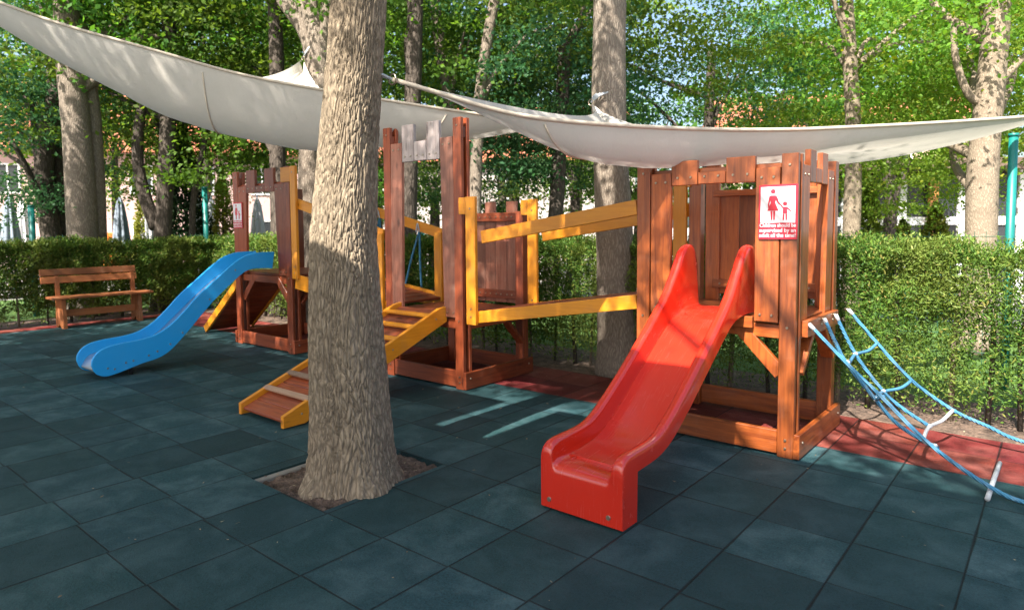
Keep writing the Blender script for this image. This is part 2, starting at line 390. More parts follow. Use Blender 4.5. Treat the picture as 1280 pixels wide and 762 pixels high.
# ------------------------------------------------------------------ ground
def rubbermat(name, base, dust_dapple):
    m, nt, out = newmat(name)
    tc = nt.nodes.new('ShaderNodeTexCoord'); sx = nt.nodes.new('ShaderNodeSeparateXYZ'); nt.links.new(tc.outputs['Object'], sx.inputs[0])
    x, y = sx.outputs[0], sx.outputs[1]
    u = mth(nt, 'DIVIDE', mth(nt, 'ADD', x, .315+49.8), .498)
    ci = mth(nt, 'FLOOR', u); fu = mth(nt, 'FRACT', u)
    wn = nt.nodes.new('ShaderNodeTexWhiteNoise'); wn.noise_dimensions = '1D'; nt.links.new(ci, wn.inputs['W'])
    off = mth(nt, 'MULTIPLY', wn.outputs['Value'], .10)
    v = mth(nt, 'ADD', mth(nt, 'DIVIDE', mth(nt, 'ADD', y, -5.295+50.4), .504), off)
    ri = mth(nt, 'FLOOR', v); fv = mth(nt, 'FRACT', v)
    cmb = nt.nodes.new('ShaderNodeCombineXYZ'); nt.links.new(ci, cmb.inputs[0]); nt.links.new(ri, cmb.inputs[1])
    wt = nt.nodes.new('ShaderNodeTexWhiteNoise'); wt.noise_dimensions = '2D'; nt.links.new(cmb.outputs[0], wt.inputs['Vector'])
    eu = mth(nt, 'MINIMUM', fu, mth(nt, 'SUBTRACT', 1.0, fu)); ev = mth(nt, 'MINIMUM', fv, mth(nt, 'SUBTRACT', 1.0, fv))
    wob = N(nt, 'ShaderNodeTexNoise', Scale=2.2, Detail=3.0); nt.links.new(tc.outputs['Object'], wob.inputs['Vector'])
    wth = mth(nt, 'MULTIPLY_ADD', wob.outputs['Fac'], .034, -.002)
    gu = mth(nt, 'SUBTRACT', 1.0, mth(nt, 'MINIMUM', mth(nt, 'DIVIDE', eu, wth), 1.0))
    wth2 = mth(nt, 'MULTIPLY_ADD', wob.outputs['Fac'], .030, -.003)
    gv = mth(nt, 'SUBTRACT', 1.0, mth(nt, 'MINIMUM', mth(nt, 'DIVIDE', ev, wth2), 1.0))
    gap = mth(nt, 'POWER', mth(nt, 'MAXIMUM', gu, gv), .6)
    n1a = N(nt, 'ShaderNodeTexNoise', Scale=85.0, Detail=4.0, Roughness=.8); nt.links.new(tc.outputs['Object'], n1a.inputs['Vector'])
    n1 = nt.nodes.new('ShaderNodeMapRange'); n1.inputs['From Min'].default_value = .36; n1.inputs['From Max'].default_value = .64; nt.links.new(n1a.outputs['Fac'], n1.inputs['Value'])
    n2 = N(nt, 'ShaderNodeTexNoise', Scale=3.4, Detail=6.0, Roughness=.65, Distortion=.4); nt.links.new(tc.outputs['Object'], n2.inputs['Vector'])
    n5 = N(nt, 'ShaderNodeTexNoise', Scale=38.0, Detail=4.0, Roughness=.6); nt.links.new(tc.outputs['Object'], n5.inputs['Vector'])
    # each tile fades a little differently
    tv = mth(nt, 'MULTIPLY_ADD', wt.outputs['Value'], .80, .62)
    hs = N(nt, 'ShaderNodeHueSaturation'); hs.inputs['Color'].default_value = col(base); nt.links.new(tv, hs.inputs['Value'])
    nt.links.new(mth(nt, 'MULTIPLY_ADD', wt.outputs['Color'], .03, .485), hs.inputs['Hue'])
    c1 = mixc(nt, n1.outputs[0], [b*.42 for b in base], hs.outputs[0], 'MIX')
    dr = ramp(nt, [(.44, (0, 0, 0)), (.64, (1, 1, 1))]); nt.links.new(n2.outputs['Fac'], dr.inputs[0])
    dw = mth(nt, 'MULTIPLY', mth(nt, 'MULTIPLY', dr.outputs[0], n5.outputs['Fac']), mth(nt, 'MULTIPLY_ADD', wt.outputs['Value'], 1.1, .15))
    c2 = mixc(nt, dw, c1, dust_dapple)  # lighter patches stand for dust and for sun dapple put into the colour
    c3 = mixc(nt, mth(nt, 'MULTIPLY', gap, .93), c2, (.006, .008, .009))
    b = N(nt, 'ShaderNodeBsdfPrincipled'); nt.links.new(c3, b.inputs['Base Color'])
    nt.links.new(mth(nt, 'MULTIPLY_ADD', n5.outputs['Fac'], .2, .56), b.inputs['Roughness'])
    b.inputs['Specular IOR Level'].default_value = .22
    hgt = mth(nt, 'SUBTRACT', mth(nt, 'MULTIPLY', n1.outputs[0], .22), gap)
    hgt = mth(nt, 'ADD', hgt, mth(nt, 'MULTIPLY', wt.outputs['Value'], .25))
    nt.links.new(bump(nt, hgt, .7, .012), b.inputs['Normal'])
    nt.links.new(b.outputs[0], out.inputs[0]); return m

RUBG = rubbermat('green_rubber_tile', (.024, .074, .084), (.085, .150, .165))
RUBR = rubbermat('red_rubber_tile', (.19, .029, .026), (.28, .10, .085))
PIT = (-4.185, -3.35, 2.235, 3.235)
def sheet(name, rects, z, mat, hole=None, depth=.05):
    bm = bmesh.new()
    def q(x0, x1, y0, y1):
        bm.faces.new([bm.verts.new(p) for p in ((x0, y0, z), (x1, y0, z), (x1, y1, z), (x0, y1, z))])
    for r in rects: q(*r)
    if hole:
        x0, x1, y0, y1 = hole
        for a, b_ in (((x0, y0), (x1, y0)), ((x1, y0), (x1, y1)), ((x1, y1), (x0, y1)), ((x0, y1), (x0, y0))):
            bm.faces.new([bm.verts.new(p) for p in ((a[0], a[1], z), (b_[0], b_[1], z), (b_[0], b_[1], z-depth), (a[0], a[1], z-depth))])
    o = obj(name, bm, mat); o['kind'] = 'structure'; return o
px0, px1, py0, py1 = PIT
sheet('rubber_floor', [(-13.35, px0, -9, 5.295), (px1, 6, -9, 5.295), (px0, px1, -9, py0), (px0, px1, py1, 5.295)], 0.0, RUBG, PIT, .06)
sheet('red_rubber_border', [(-13.78, 6, 5.295, 6.28), (-13.78, -13.35, -9, 5.295)], 0.0, RUBR)

def soilmat(name, a, b, sc1=9):
    m, nt, out = newmat(name)
    v = coords(nt)
    n1 = N(nt, 'ShaderNodeTexNoise', Scale=float(sc1), Detail=8.0, Roughness=.75); nt.links.new(v, n1.inputs['Vector'])
    n2 = N(nt, 'ShaderNodeTexVoronoi', Scale=55.0); nt.links.new(v, n2.inputs['Vector'])
    rp = ramp(nt, [(.35, a), (.68, b)]); nt.links.new(n1.outputs['Fac'], rp.inputs[0])
    hs = N(nt, 'ShaderNodeHueSaturation'); nt.links.new(rp.outputs[0], hs.inputs['Color'])
    sepc = nt.nodes.new('ShaderNodeSeparateColor'); nt.links.new(n2.outputs['Color'], sepc.inputs[0])
    nt.links.new(mth(nt, 'MULTIPLY_ADD', sepc.outputs[0], .7, .65), hs.inputs['Value'])
    bs = N(nt, 'ShaderNodeBsdfPrincipled', Roughness=.95); nt.links.new(hs.outputs[0], bs.inputs['Base Color'])
    nt.links.new(bump(nt, mth(nt, 'ADD', n1.outputs['Fac'], mth(nt, 'MULTIPLY', n2.outputs['Distance'], .4)), .9, .03), bs.inputs['Normal'])
    nt.links.new(bs.outputs[0], out.inputs[0]); return m
SOIL = soilmat('dry_soil', (.06, .040, .030), (.20, .135, .10))
GRASSM = soilmat('lawn_grass', (.035, .085, .012), (.10, .20, .03), 14)
PAVEM = soilmat('pale_paving', (.30, .28, .26), (.44, .42, .39), 2)
# bumpy soil in the planting hole
bm = bmesh.new()
nx, ny = 34, 40
g_ = [[bm.verts.new((px0+(px1-px0)*i/nx, py0+(py1-py0)*j/ny,
      -.035+.035*mnoise.noise(Vector((i*.35, j*.35, 0)))+.02*mnoise.noise(Vector((i*.9, j*.9, 4))) + .05*math.exp(-(((px0+(px1-px0)*i/nx)+3.62)**2+((py0+(py1-py0)*j/ny)-2.68)**2)/.10))) for j in range(ny+1)] for i in range(nx+1)]
for i in range(nx):
    for j in range(ny): bm.faces.new((g_[i][j], g_[i+1][j], g_[i+1][j+1], g_[i][j+1]))
o = obj('tree_pit_soil', bm, SOIL, smooth=True); o['kind'] = 'structure'
box('concrete_edge', plain('old_concrete', (.24, .23, .21), rough=.95, bumpd=.01, scale=14, noise_amt=.4), None, px0+.002, px0+.06, py0+.004, py1-.004, -.10, -.012, .008)['kind'] = 'structure'
sheet('ground', [(-400, 400, -400, 400)], -.16, PAVEM)
sheet('planting_bed', [(-13.75, 8, 6.28, 7.6), (-15.2, -13.78, -9, 8)], -.02, SOIL)
sheet('lawn', [(-13, 12, 7.6, 13.5), (-20, -15.2, -4, 10)], -.03, GRASSM)

# ------------------------------------------------------------------ towers
_bolt_me = None
def bolt(parent, p, axis, r=.0105):
    """one bolt head, shared mesh, child of the board it goes through"""
    global _bolt_me
    if _bolt_me is None:
        bm = bmesh.new(); bmesh.ops.create_cone(bm, cap_ends=True, segments=10, radius1=1, radius2=.75, depth=.6)
        _bolt_me = bpy.data.meshes.new('bolt'); bm.to_mesh(_bolt_me); bm.free(); _bolt_me.materials.append(STEEL)
    o = bpy.data.objects.new('bolt', _bolt_me); o.parent = parent
    o.location = Vector(p) - root_offset(parent); o.scale = (r, r, r)
    o.rotation_euler = {'-y': (R(90), 0, 0), '+x': (0, R(90), 0), '-x': (0, R(-90), 0), '+z': (0, 0, 0), '+y': (R(-90), 0, 0)}[axis]
    return link(o)

def vboard(t, W, axis, a0, a1, plane, th, z0, z1, name='board', lean=0.0, bolts=()):
    """upright board; axis 'y' faces -y (a = x range), axis 'x' faces +x (a = y range); lean shifts the foot sideways"""
    pts = [(a0+lean, z0), (a1+lean, z0), (a1, z1), (a0, z1)]
    bm = bmesh.new(); add_prism(bm, pts, axis, plane, plane+th, 0)
    bmesh.ops.bevel(bm, geom=list(bm.edges), offset=.004, segments=1, affect='EDGES', profile=.5)
    o = obj(name, bm, W.get(name, W['z']), t)
    for zz, k in bolts:
        for f in ((.5,) if k == 1 else (.25, .75)):
            a = a0+(a1-a0)*f + lean*(z1-zz)/(z1-z0)
            if axis == 'y': bolt(o, (a, plane-.004, zz), '-y')
            else: bolt(o, (plane+th+.004, a, zz), '+x')
    return o

def front_module(t, W, x0, x1, y0, deck, ztop, mer, short_b, lean=.02, pw=.12, bw=.172):
    """castle front between two posts: a leaning board each side and a row of merlons across the top"""
    pl = y0+.003
    vboard(t, W, 'y', x0+pw+.006, x0+pw+.006+bw, pl, .042, deck-.02, ztop, lean=-lean, bolts=((ztop-.07, 2), (deck+.03, 2)))
    vboard(t, W, 'y', x1-pw-.006-bw, x1-pw-.006, pl, .042, deck-.02, ztop, lean=lean, bolts=((ztop-.07, 2), (deck+.03, 2)))
    a = x0+pw+bw+.010; b = x1-pw-bw-.010; n = 3; wd = (b-a)/n
    for i in range(n):
        tall = (i != 1)
        vboard(t, W, 'y', a+wd*i+.003, a+wd*(i+1)-.003, pl-.002, .042, short_b+(.0 if tall else .004), mer if tall else ztop-.005, name='merlon', bolts=((short_b+.06, 2),))
    bar('header_rail', W['x'], t, (x0+pw+.01, y0+.070, short_b+.075), (x1-pw-.01, y0+.070, short_b+.075), .040, .11)

def side_module(t, W, y0, y1, xf, deck, ztop, mer, short_b, lean=.03, pw=.12, bw=.172):
    pl = xf-.045
    vboard(t, W, 'x', y0+pw+.006, y0+pw+.006+bw, pl, .042, deck-.05, ztop, lean=-lean*.5, bolts=((ztop-.07, 2),))
    vboard(t, W, 'x', y1-pw-.006-bw, y1-pw-.006, pl, .042, deck-.05, ztop, lean=lean-.06, bolts=((ztop-.07, 2),))
    a = y0+pw+bw+.010; b = y1-pw-bw-.010; n = 3; wd = (b-a)/n
    for i in range(n):
        tall = (i != 1)
        vboard(t, W, 'x', a+wd*i+.003, a+wd*(i+1)-.003, pl-.002, .042, short_b+(.0 if tall else .004), mer if tall else ztop-.005, name='merlon')
    bar('header_rail', W['y'], t, (xf-.068, y0+pw+.02, short_b+.075), (xf-.068, y1-pw-.02, short_b+.075), .040, .11)

def frame(t, W, x0, x1, y0, y1, deck, post_top, rear_top, left_top=None, pw=.115):
    for sx, tp in ((0, left_top or post_top), (1, post_top)):
        xa = x0 if sx == 0 else x1-pw
        # doubled plank posts at the front, with a slot between the planks
        for k, yy in enumerate((y0, y0+.088)):
            p = box('post', W['z'], t, xa, xa+pw, yy, yy+.042, .0, tp)
            if k == 0:
                for zz in (.07, .13, deck-.05, tp-.08): bolt(p, (xa+pw/2, yy-.004, zz), '-y')
        for zz in (deck-.09, tp-.2): box('post_spacer', W['z'], t, xa+.012, xa+pw-.012, y0+.044, y0+.086, zz, zz+.11)
        box('post', W['z'], t, xa, xa+pw, y1-.095, y1, .0, rear_top)
    for (p, q, ax) in (((x0+.004+pw, y0+.03), (x1-.004-pw, y0+.03), 'x'), ((x0+.004+pw, y1-.03), (x1-.004-pw, y1-.03), 'x')):
        b = bar('base_beam', W[ax], t, (p[0], p[1], .105), (q[0], q[1], .105), .042, .17)
    for xx in (x1+.023, x0-.023):
        b = bar('base_beam', W['y'], t, (xx, y0-.012, .098), (xx, y1+.03, .098), .043, .176)
        if xx > x1:
            for yy in (y0+.06, y1-.05): bolt(b, (xx+.026, yy, .12), '+x')
    # deck of planks on two joists
    bm = bmesh.new(); n = 8; wd = (y1-y0-.06)/n
    for i in range(n):
        add_box(bm, x0+.02, x1-.02, y0+.052+wd*i+.003, y0+.052+wd*(i+1)-.003, deck-.035, deck, .004)
    obj('deck', bm, W['x'], t)
    for yy in (y0+.068, y1-.118): bar('joist', W['x'], t, (x0+pw+.004, yy, deck-.09), (x1-pw-.004, yy, deck-.09), .04, .10)
    for xx in (x0+.022, x1-.022): bar('joist', W['y'], t, (xx, y0+.134, deck-.09), (xx, y1-.10, deck-.09), .04, .10)

def braces(t, W, x0, x1, y0, y1, deck, pw=.115, sides=('fl', 'fr', 'rf', 'rr')):
    z1 = deck-.06; z0 = deck-.40; d = .33
    P = {'fl': ((x0+pw, y0+.066, z0), (x0+pw+d, y0+.066, z1)), 'fr': ((x1-pw, y0+.066, z0), (x1-pw-d, y0+.066, z1)),
         'rf': ((x1-.03, y0+.14, z0), (x1-.03, y0+.14+d, z1)), 'rr': ((x1-.03, y1-.10, z0), (x1-.03, y1-.10-d, z1)),
         'lf': ((x0+.03, y0+.14, z0), (x0+.03, y0+.14+d, z1))}
    for s in sides: bar('brace', W['z'], t, P[s][0], P[s][1], .042, .10, up=(1, 0, 0) if s[0] != 'f' else (0, 0, 1))

def panel(t, W, xs, y, z0, tops, rails, th=.026):
    for (a, b), tp in zip(xs, tops):
        vboard(t, W, 'y', a+.002, b-.002, y, th, z0, tp, name='panel_board')
    for z, h, bolts in rails:
        r = bar('panel_rail', W['x'], t, (xs[0][0]-.01, y-.022, z), (xs[-1][1]+.01, y-.022, z), .040, h)
        if bolts:
            for (a, b) in xs:
                for f in (.28, .72): bolt(r, (a+(b-a)*f, y-.046, z), '-y')

# ---- right tower with the red slide
Y0, Y1 = 4.87, 5.95
RX0, RX1, RD = -2.715, -1.445, 1.0
rt = thing('play_tower', 'chestnut wooden play tower with castle boards behind the red slide', 'play tower', (RX0, Y0, 0), 'wooden castle play towers')
frame(rt, WR, RX0, RX1, Y0, Y1, RD, 2.19, 2.2)
front_module(rt, WR, RX0, RX1, Y0, RD, 2.10, 2.19, 2.0, lean=.0)
side_module(rt, WR, Y0, Y1, RX1, RD, 2.12, 2.24, 2.0)
box('fascia', WR['x'], rt, RX0+.31, RX1-.31, Y0+.004, Y0+.044, RD-.075, RD+.01)
b_ = bar('side_beam', WR['y'], rt, (RX1+.023, Y0+.14, RD-.07), (RX1+.023, Y1-.10, RD-.07), .042, .12)
for yy in (5.06, 5.36, 5.68): bolt(b_, (RX1+.047, yy, RD-.07), '+x')
braces(rt, WR, RX0, RX1, Y0, Y1, RD)
pxs = [(-2.47, -2.25), (-2.25, -2.03), (-2.03, -1.81), (-1.81, -1.565)]
panel(rt, WR, pxs, Y1-.055, 1.06, [2.0]*4, [(1.975, .055, False), (1.155, .075, True)])
vboard(rt, WR, 'y', -1.575, -1.47, Y1-.14, .042, RD, 2.1, name='panel_board')
vboard(rt, WR, 'y', -2.56, -2.43, Y1-.075, .042, RD, 2.24, name='merlon')
vboard(rt, WR, 'y', -2.08, -1.90, Y1-.075, .026, 1.99, 2.22, name='merlon')
vboard(rt, WR, 'y', -1.76, -1.60, Y1-.075, .026, 1.99, 2.22, name='merlon')

# ---- middle tower with the ramp
MX0, MX1, MD = -5.945, -4.725, .765
mt = thing('play_tower', 'tall brown wooden gate tower in the middle with a ramp to its deck', 'play tower', (MX0, Y0, 0), 'wooden castle play towers')
frame(mt, WB, MX0, MX1, Y0, Y1, MD, 2.80, 1.86)
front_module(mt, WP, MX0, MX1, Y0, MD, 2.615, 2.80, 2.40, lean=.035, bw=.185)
mxs = [(-5.83+.165*i, -5.83+.165*(i+1)) for i in range(6)]
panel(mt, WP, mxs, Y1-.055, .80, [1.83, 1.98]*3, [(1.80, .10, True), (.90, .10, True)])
braces(mt, WB, MX0, MX1, Y0, Y1, MD, sides=('rr', 'lf'))

# ---- left tower with the blue slide
LX0, LX1, LD = -9.375, -7.885, 1.07
lt = thing('play_tower', 'reddish brown wooden play tower farthest left, at the head of the blue slide', 'play tower', (LX0, Y0, 0), 'wooden castle play towers')
frame(lt, WB, LX0, LX1, Y0, Y1, LD, 2.51, 2.3, pw=.13)
front_module(lt, WB, LX0, LX1, Y0, LD, 2.29, 2.51, 2.19, lean=.06, pw=.13, bw=.24)
lxs = [(LX0+.15+.2*i, LX0+.15+.2*(i+1)) for i in range(6)]
panel(lt, WB, lxs[3:], Y1-.055, LD, [2.15, 2.3, 2.15], [(2.10, .09, True), (1.17, .09, True)])
braces(lt, WB, LX0, LX1, Y0, Y1, LD, pw=.13, sides=('fl', 'fr', 'rf', 'rr'))

# ------------------------------------------------------------------ red slide
def make_red_slide():
    t = thing('slide', 'glossy red plastic slide running down from the right tower', 'slide', (-2.09, 3.2, 0))
    xl, xr = -2.37, -1.81
    # stations: y, bed z, rim z, skirt bottom z
    S0 = [(3.10, .225, .335, .015), (3.103, .245, .365, .012), (3.115, .266, .390, .012), (3.14, .280, .408, .012), (3.19, .287, .418, .012), (3.262, .287, .421, .012), (3.268, .287, .421, .30),
         (3.36, .288, .423, .305), (3.47, .290, .428, .31), (3.58, .30, .450, .325), (3.68, .33, .505, .36), (3.78, .385, .565, .415), (3.95, .49, .675, .52), (4.2, .66, .85, .69),
         (4.45, .83, 1.035, .86), (4.60, .93, 1.15, .955), (4.70, .985, 1.245, 1.0), (4.77, 1.015, 1.34, 1.01), (4.83, 1.03, 1.44, 1.018),
         (4.88, 1.036, 1.505, 1.022), (4.94, 1.038, 1.545, 1.022), (5.00, 1.038, 1.550, 1.022), (5.05, 1.038, 1.535, 1.022), (5.09, 1.038, 1.49, 1.022), (5.115, 1.038, 1.42, 1.022), (5.125, 1.038, 1.36, 1.022)]
    S = []
    for a_, b_ in zip(S0[:-1], S0[1:]):
        k = max(1, int((b_[0]-a_[0])/.035))
        for q in range(k): S.append(tuple(x+(y-x)*q/k for x, y in zip(a_, b_)))
    S.append(S0[-1])
    A_ = np.array(S)
    for _ in range(2): A_[8:-4, 1:] = (A_[7:-5, 1:]+2*A_[8:-4, 1:]+A_[9:-3, 1:])/4
    A_[:8] = np.array(S)[:8]; S = [tuple(x) for x in A_]
    def prof(y, bed, rim, zb):
        wl = .075; r = .036
        pts = []
        def side(sgn, xo):
            xi = xo + sgn*wl
            q = [(xo, zb)]
            q.append((xo, zb+(rim-r-zb)*.5))
            q.append((xo, rim-r))
            for k in range(1, 8):
                a = math.pi - k*math.pi/8
                q.append((xo+sgn*(wl/2) + sgn*(wl/2)*math.cos(a), rim-r+r*math.sin(a)))
            q.append((xi, rim-r))
            fil = min(.022, max(.004, (rim-r-bed)*.4))
            q.append((xi+sgn*.004, bed+fil+.3*max(0, rim-r-bed-fil)))
            q.append((xi+sgn*.010, bed+fil))
            q.append((xi+sgn*(.014+fil*.3), bed+fil*.3))
            q.append((xi+sgn*(.014+fil), bed))
            return q
        L = side(1, xl); Rr = side(-1, xr)
        return L + list(reversed(Rr))
    bm = bmesh.new(); rows = []
    for y, bed, rim, zb in S:
        rows.append([bm.verts.new((x, y, z)) for x, z in prof(y, bed, rim, zb)])
    n = len(rows[0])
    for a, b in zip(rows[:-1], rows[1:]):
        for k in range(n-1): bm.faces.new((a[k], a[k+1], b[k+1], b[k]))
        bm.faces.new((a[n-1], a[0], b[0], b[n-1]))      # underside
    for row, st in ((rows[0], S[0]), (rows[-1], S[-1])):
        h = n//2; zb = st[3]
        lo = {}
        for side in (0, 1):
            ix = (lambda k: k) if side == 0 else (lambda k: n-1-k)
            for j in range(11, h): lo[ix(j)] = bm.verts.new((row[ix(j)].co.x, row[ix(j)].co.y, zb))
            bm.faces.new([row[ix(k)] for k in range(2, 11)])
            bm.faces.new((row[ix(1)], row[ix(2)], row[ix(10)], row[ix(11)]))
            bm.faces.new((row[ix(0)], row[ix(1)], row[ix(11)], lo[ix(11)]))
            for j in range(11, h-1): bm.faces.new((row[ix(j)], row[ix(j+1)], lo[ix(j+1)], lo[ix(j)]))
        bm.faces.new((row[h-1], row[h], lo[h], lo[h-1]))
    bmesh.ops.recalc_face_normals(bm, faces=bm.faces)
    for e in bm.edges:
        if len(e.link_faces) == 2 and e.calc_face_angle(0) > R(50): e.smooth = False
    o = obj('chute', bm, REDP, t, smooth=True)
    # raised ribs along the bed
    for x in (-2.235, -1.945):
        pts = [(x, y, b+.002) for y, b, r, z in S if 3.2 < y < 4.8]
        bm = bmesh.new(); add_tube(bm, catmull(pts, 3), .0075, 8); obj('bed_rib', bm, REDP, t, smooth=True)
    for x in (-2.31, -1.90): bolt(o, (x, 3.098, .065), '-y', .017)
    for x in (-2.28, -1.93): box('foot', BLACKM, t, x-.03, x+.03, 3.15, 3.21, 0, .03)
    return t
make_red_slide()

# ------------------------------------------------------------------ blue slide
def make_blue_slide():
    t = thing('slide', 'blue plastic slide with flat curved sides and a steel chute on the left', 'slide', (-8.55, 3.2, 0))
    top = [(2.60, .17), (2.61, .24), (2.66, .31), (2.74, .355), (2.86, .38), (3.0, .39), (3.16, .405), (3.30, .44), (3.46, .53), (3.62, .67), (3.80, .85), (4.02, 1.03), (4.25, 1.215), (4.40, 1.31), (4.54, 1.355), (4.68, 1.37), (4.864, 1.37)]
    bot = [(4.864, 1.14), (4.68, 1.155), (4.52, 1.15), (4.40, 1.10), (4.25, .985), (4.02, .79), (3.85, .62), (3.70, .46), (3.56, .32), (3.44, .215), (3.30, .15), (3.12, .115), (2.97, .075), (2.85, .045), (2.74, .03), (2.66, .06), (2.62, .11)]
    def smooth2(p): return [(v.x, v.y) for v in catmull([(a, b, 0) for a, b in p], 4)]
    outline = smooth2(top) + smooth2(bot)[1:]
    for xx in (-8.79, -8.315):
        bm = bmesh.new(); add_prism(bm, outline, 'x', xx, xx+.035, .006)
        obj('side_panel', bm, BLUEP, t)
    bed = [(2.64, .10), (2.70, .20), (2.80, .245), (3.0, .26), (3.2, .27), (3.35, .31), (3.5, .40), (3.66, .53), (3.84, .69), (4.05, .87), (4.27, 1.04), (4.42, 1.12), (4.56, 1.16), (4.9, 1.165)]
    c = catmull([(0, a, b) for a, b in bed], 4)
    bm = bmesh.new()
    A = [bm.verts.new((-8.753, p.y, p.z)) for p in c]; B = [bm.verts.new((-8.317, p.y, p.z)) for p in c]
    A2 = [bm.verts.new((-8.753, p.y+.006, p.z-.012)) for p in c]; B2 = [bm.verts.new((-8.317, p.y+.006, p.z-.012)) for p in c]
    for i in range(len(c)-1):
        bm.faces.new((A[i], B[i], B[i+1], A[i+1])); bm.faces.new((A2[i], A2[i+1], B2[i+1], B2[i]))
    bm.faces.new((A[0], A2[0], B2[0], B[0]))
    bmesh.ops.recalc_face_normals(bm, faces=bm.faces)
    obj('chute', bm, STEELB, t, smooth=True)
    for xx in (-8.74, -8.34):
        tube('leg', BLACKM, t, [(xx, 3.02, .0), (xx, 3.02, .22)], .025)
    sp_ = [o for o in t.children if o.name.startswith('side_panel')][-1]
    for y, z in ((2.76, .12), (2.83, .10), (2.95, .155), (3.03, .165), (3.2, .20), (3.3, .235), (3.45, .30), (3.6, .42), (3.95, .80), (4.3, 1.15)):
        b = bolt(sp_, (-8.277, y, z), '+x', .011)
        b.data = b.data
    return t
make_blue_slide()

# ------------------------------------------------------------------ ramp to the middle tower
def make_ramp():
    t = thing('ramp', 'brown plank ramp with yellow sides and cleats leading up to the middle tower', 'ramp', (-5.4, 3.0, 0))
    xa, xb = -5.70, -5.0
    ya, za, yb, zb = 2.98, .055, 4.86, .80
    d = Vector((0, yb-ya, zb-za)).normalized(); n = Vector((0, -d.z, d.y))
    L = math.hypot(yb-ya, zb-za)
    for x in (xa, xb):
        sgn = 1 if x == xa else -1
        # side board cut flat at the ground
        pts = [(ya-.02, .01), (ya+.19, .012), (yb+.03, zb-.105), (yb+.03, zb+.055), (yb-.08, zb+.04), (ya-.02, za+.055)]
        prism('side_board', WY['y'], t, pts, 'x', x-.022, x+.022, .004)
        so_ = [o for o in t.children if o.name.startswith('side_board')][-1]
        for f in (.08, .32, .62, .93):
            p = Vector((x+.024, ya, za)) + d*(L*f) + n*(-.015)
            if x == xb: bolt(so_, p, '+x')
    m = 14; wd = L/m
    for i in range(m):
        p = Vector((0, ya, za)) + d*(wd*(i+.5))
        bar('plank', WB['x'], t, (xa+.024, p.y, p.z), (xb-.024, p.y, p.z), wd-.006, .03, up=n)
    cle = [.14, .27, .41, .54, .665, .785, .905]
    for i, f in enumerate(cle):
        p = Vector((0, ya, za)) + d*(L*f) + n*(.052)
        W = WG['x'] if i < 2 else WY['x']
        bar('cleat', W, t, (xa-.02, p.y, p.z), (xb+.02, p.y, p.z), .055, .026, up=n)
    return t
make_ramp()

# ------------------------------------------------------------------ climbing ramp behind the left tower
def make_climb():
    t = thing('climbing_ramp', 'dark climbing ramp with a yellow edge leaning on the back of the left tower', 'ramp', (-10.8, 5.5, 0))
    for y in (5.07, 5.87):
        bar('side_board', WY['x'], t, (-10.80, y, .045), (-9.42, y, 1.07), .042, .115)
    n = 11
    for i in range(n):
        f = (i+.5)/n; x = -10.78+1.36*f; z = .03+1.01*f
        bar('plank', WB['y'], t, (x, 5.095, z), (x, 5.845, z), .145, .028, up=(-.6, 0, .8))
    return t
make_climb()

# ------------------------------------------------------------------ bridges
def make_bridge():
    t = thing('bridge', 'sloping plank bridge with yellow rails between the middle and right towers', 'bridge', (-3.7, 5.3, 0))
    xa, xb = MX1+.06, RX0-.01
    for y, nm in ((4.90, 'f'), (5.90, 'r')):
        bar('floor_beam', WY['x'], t, (xa, y, .755), (xb, y, 1.055), .045, .118)
        bar('handrail', WY['x'], t, (xa+.20, y-.005, 1.585), (xb+(.0 if y < 5 else .06), y-.005, 1.84), .045, .125)
        for x, tp, bt in ((-4.575, 1.99, .70), (-2.80, 2.22, .98)):
            xw = .065
            if x > -4 and y < 5: continue
            p = box('rail_post', WY['z'], t, x-xw, x+xw, y-.068, y-.028, bt, tp)
            for zz in (bt+.08, bt+.16, tp-.12): bolt(p, (x, y-.072, zz), '-y')
            # arm that ties the rail post back to the tower
            if x < -4: box('post_arm', WY['x'], t, MX1-.01, x-xw-.003, y-.066, y-.030, tp-.175, tp-.005)
            else: box('post_arm', WY['x'], t, x+xw+.003, RX0+.02, y-.066, y-.030, tp-.175, tp-.005)
    n = 16
    for i in range(n):
        f = (i+.5)/n
        x = xa+.01+(xb-xa-.02)*f; z = .80+.30*f
        bar('plank', WB['y'], t, (x, 4.925, z), (x, 5.875, z), (xb-xa)/n-.008, .03, up=(-.16, 0, .98))
    return t
make_bridge()

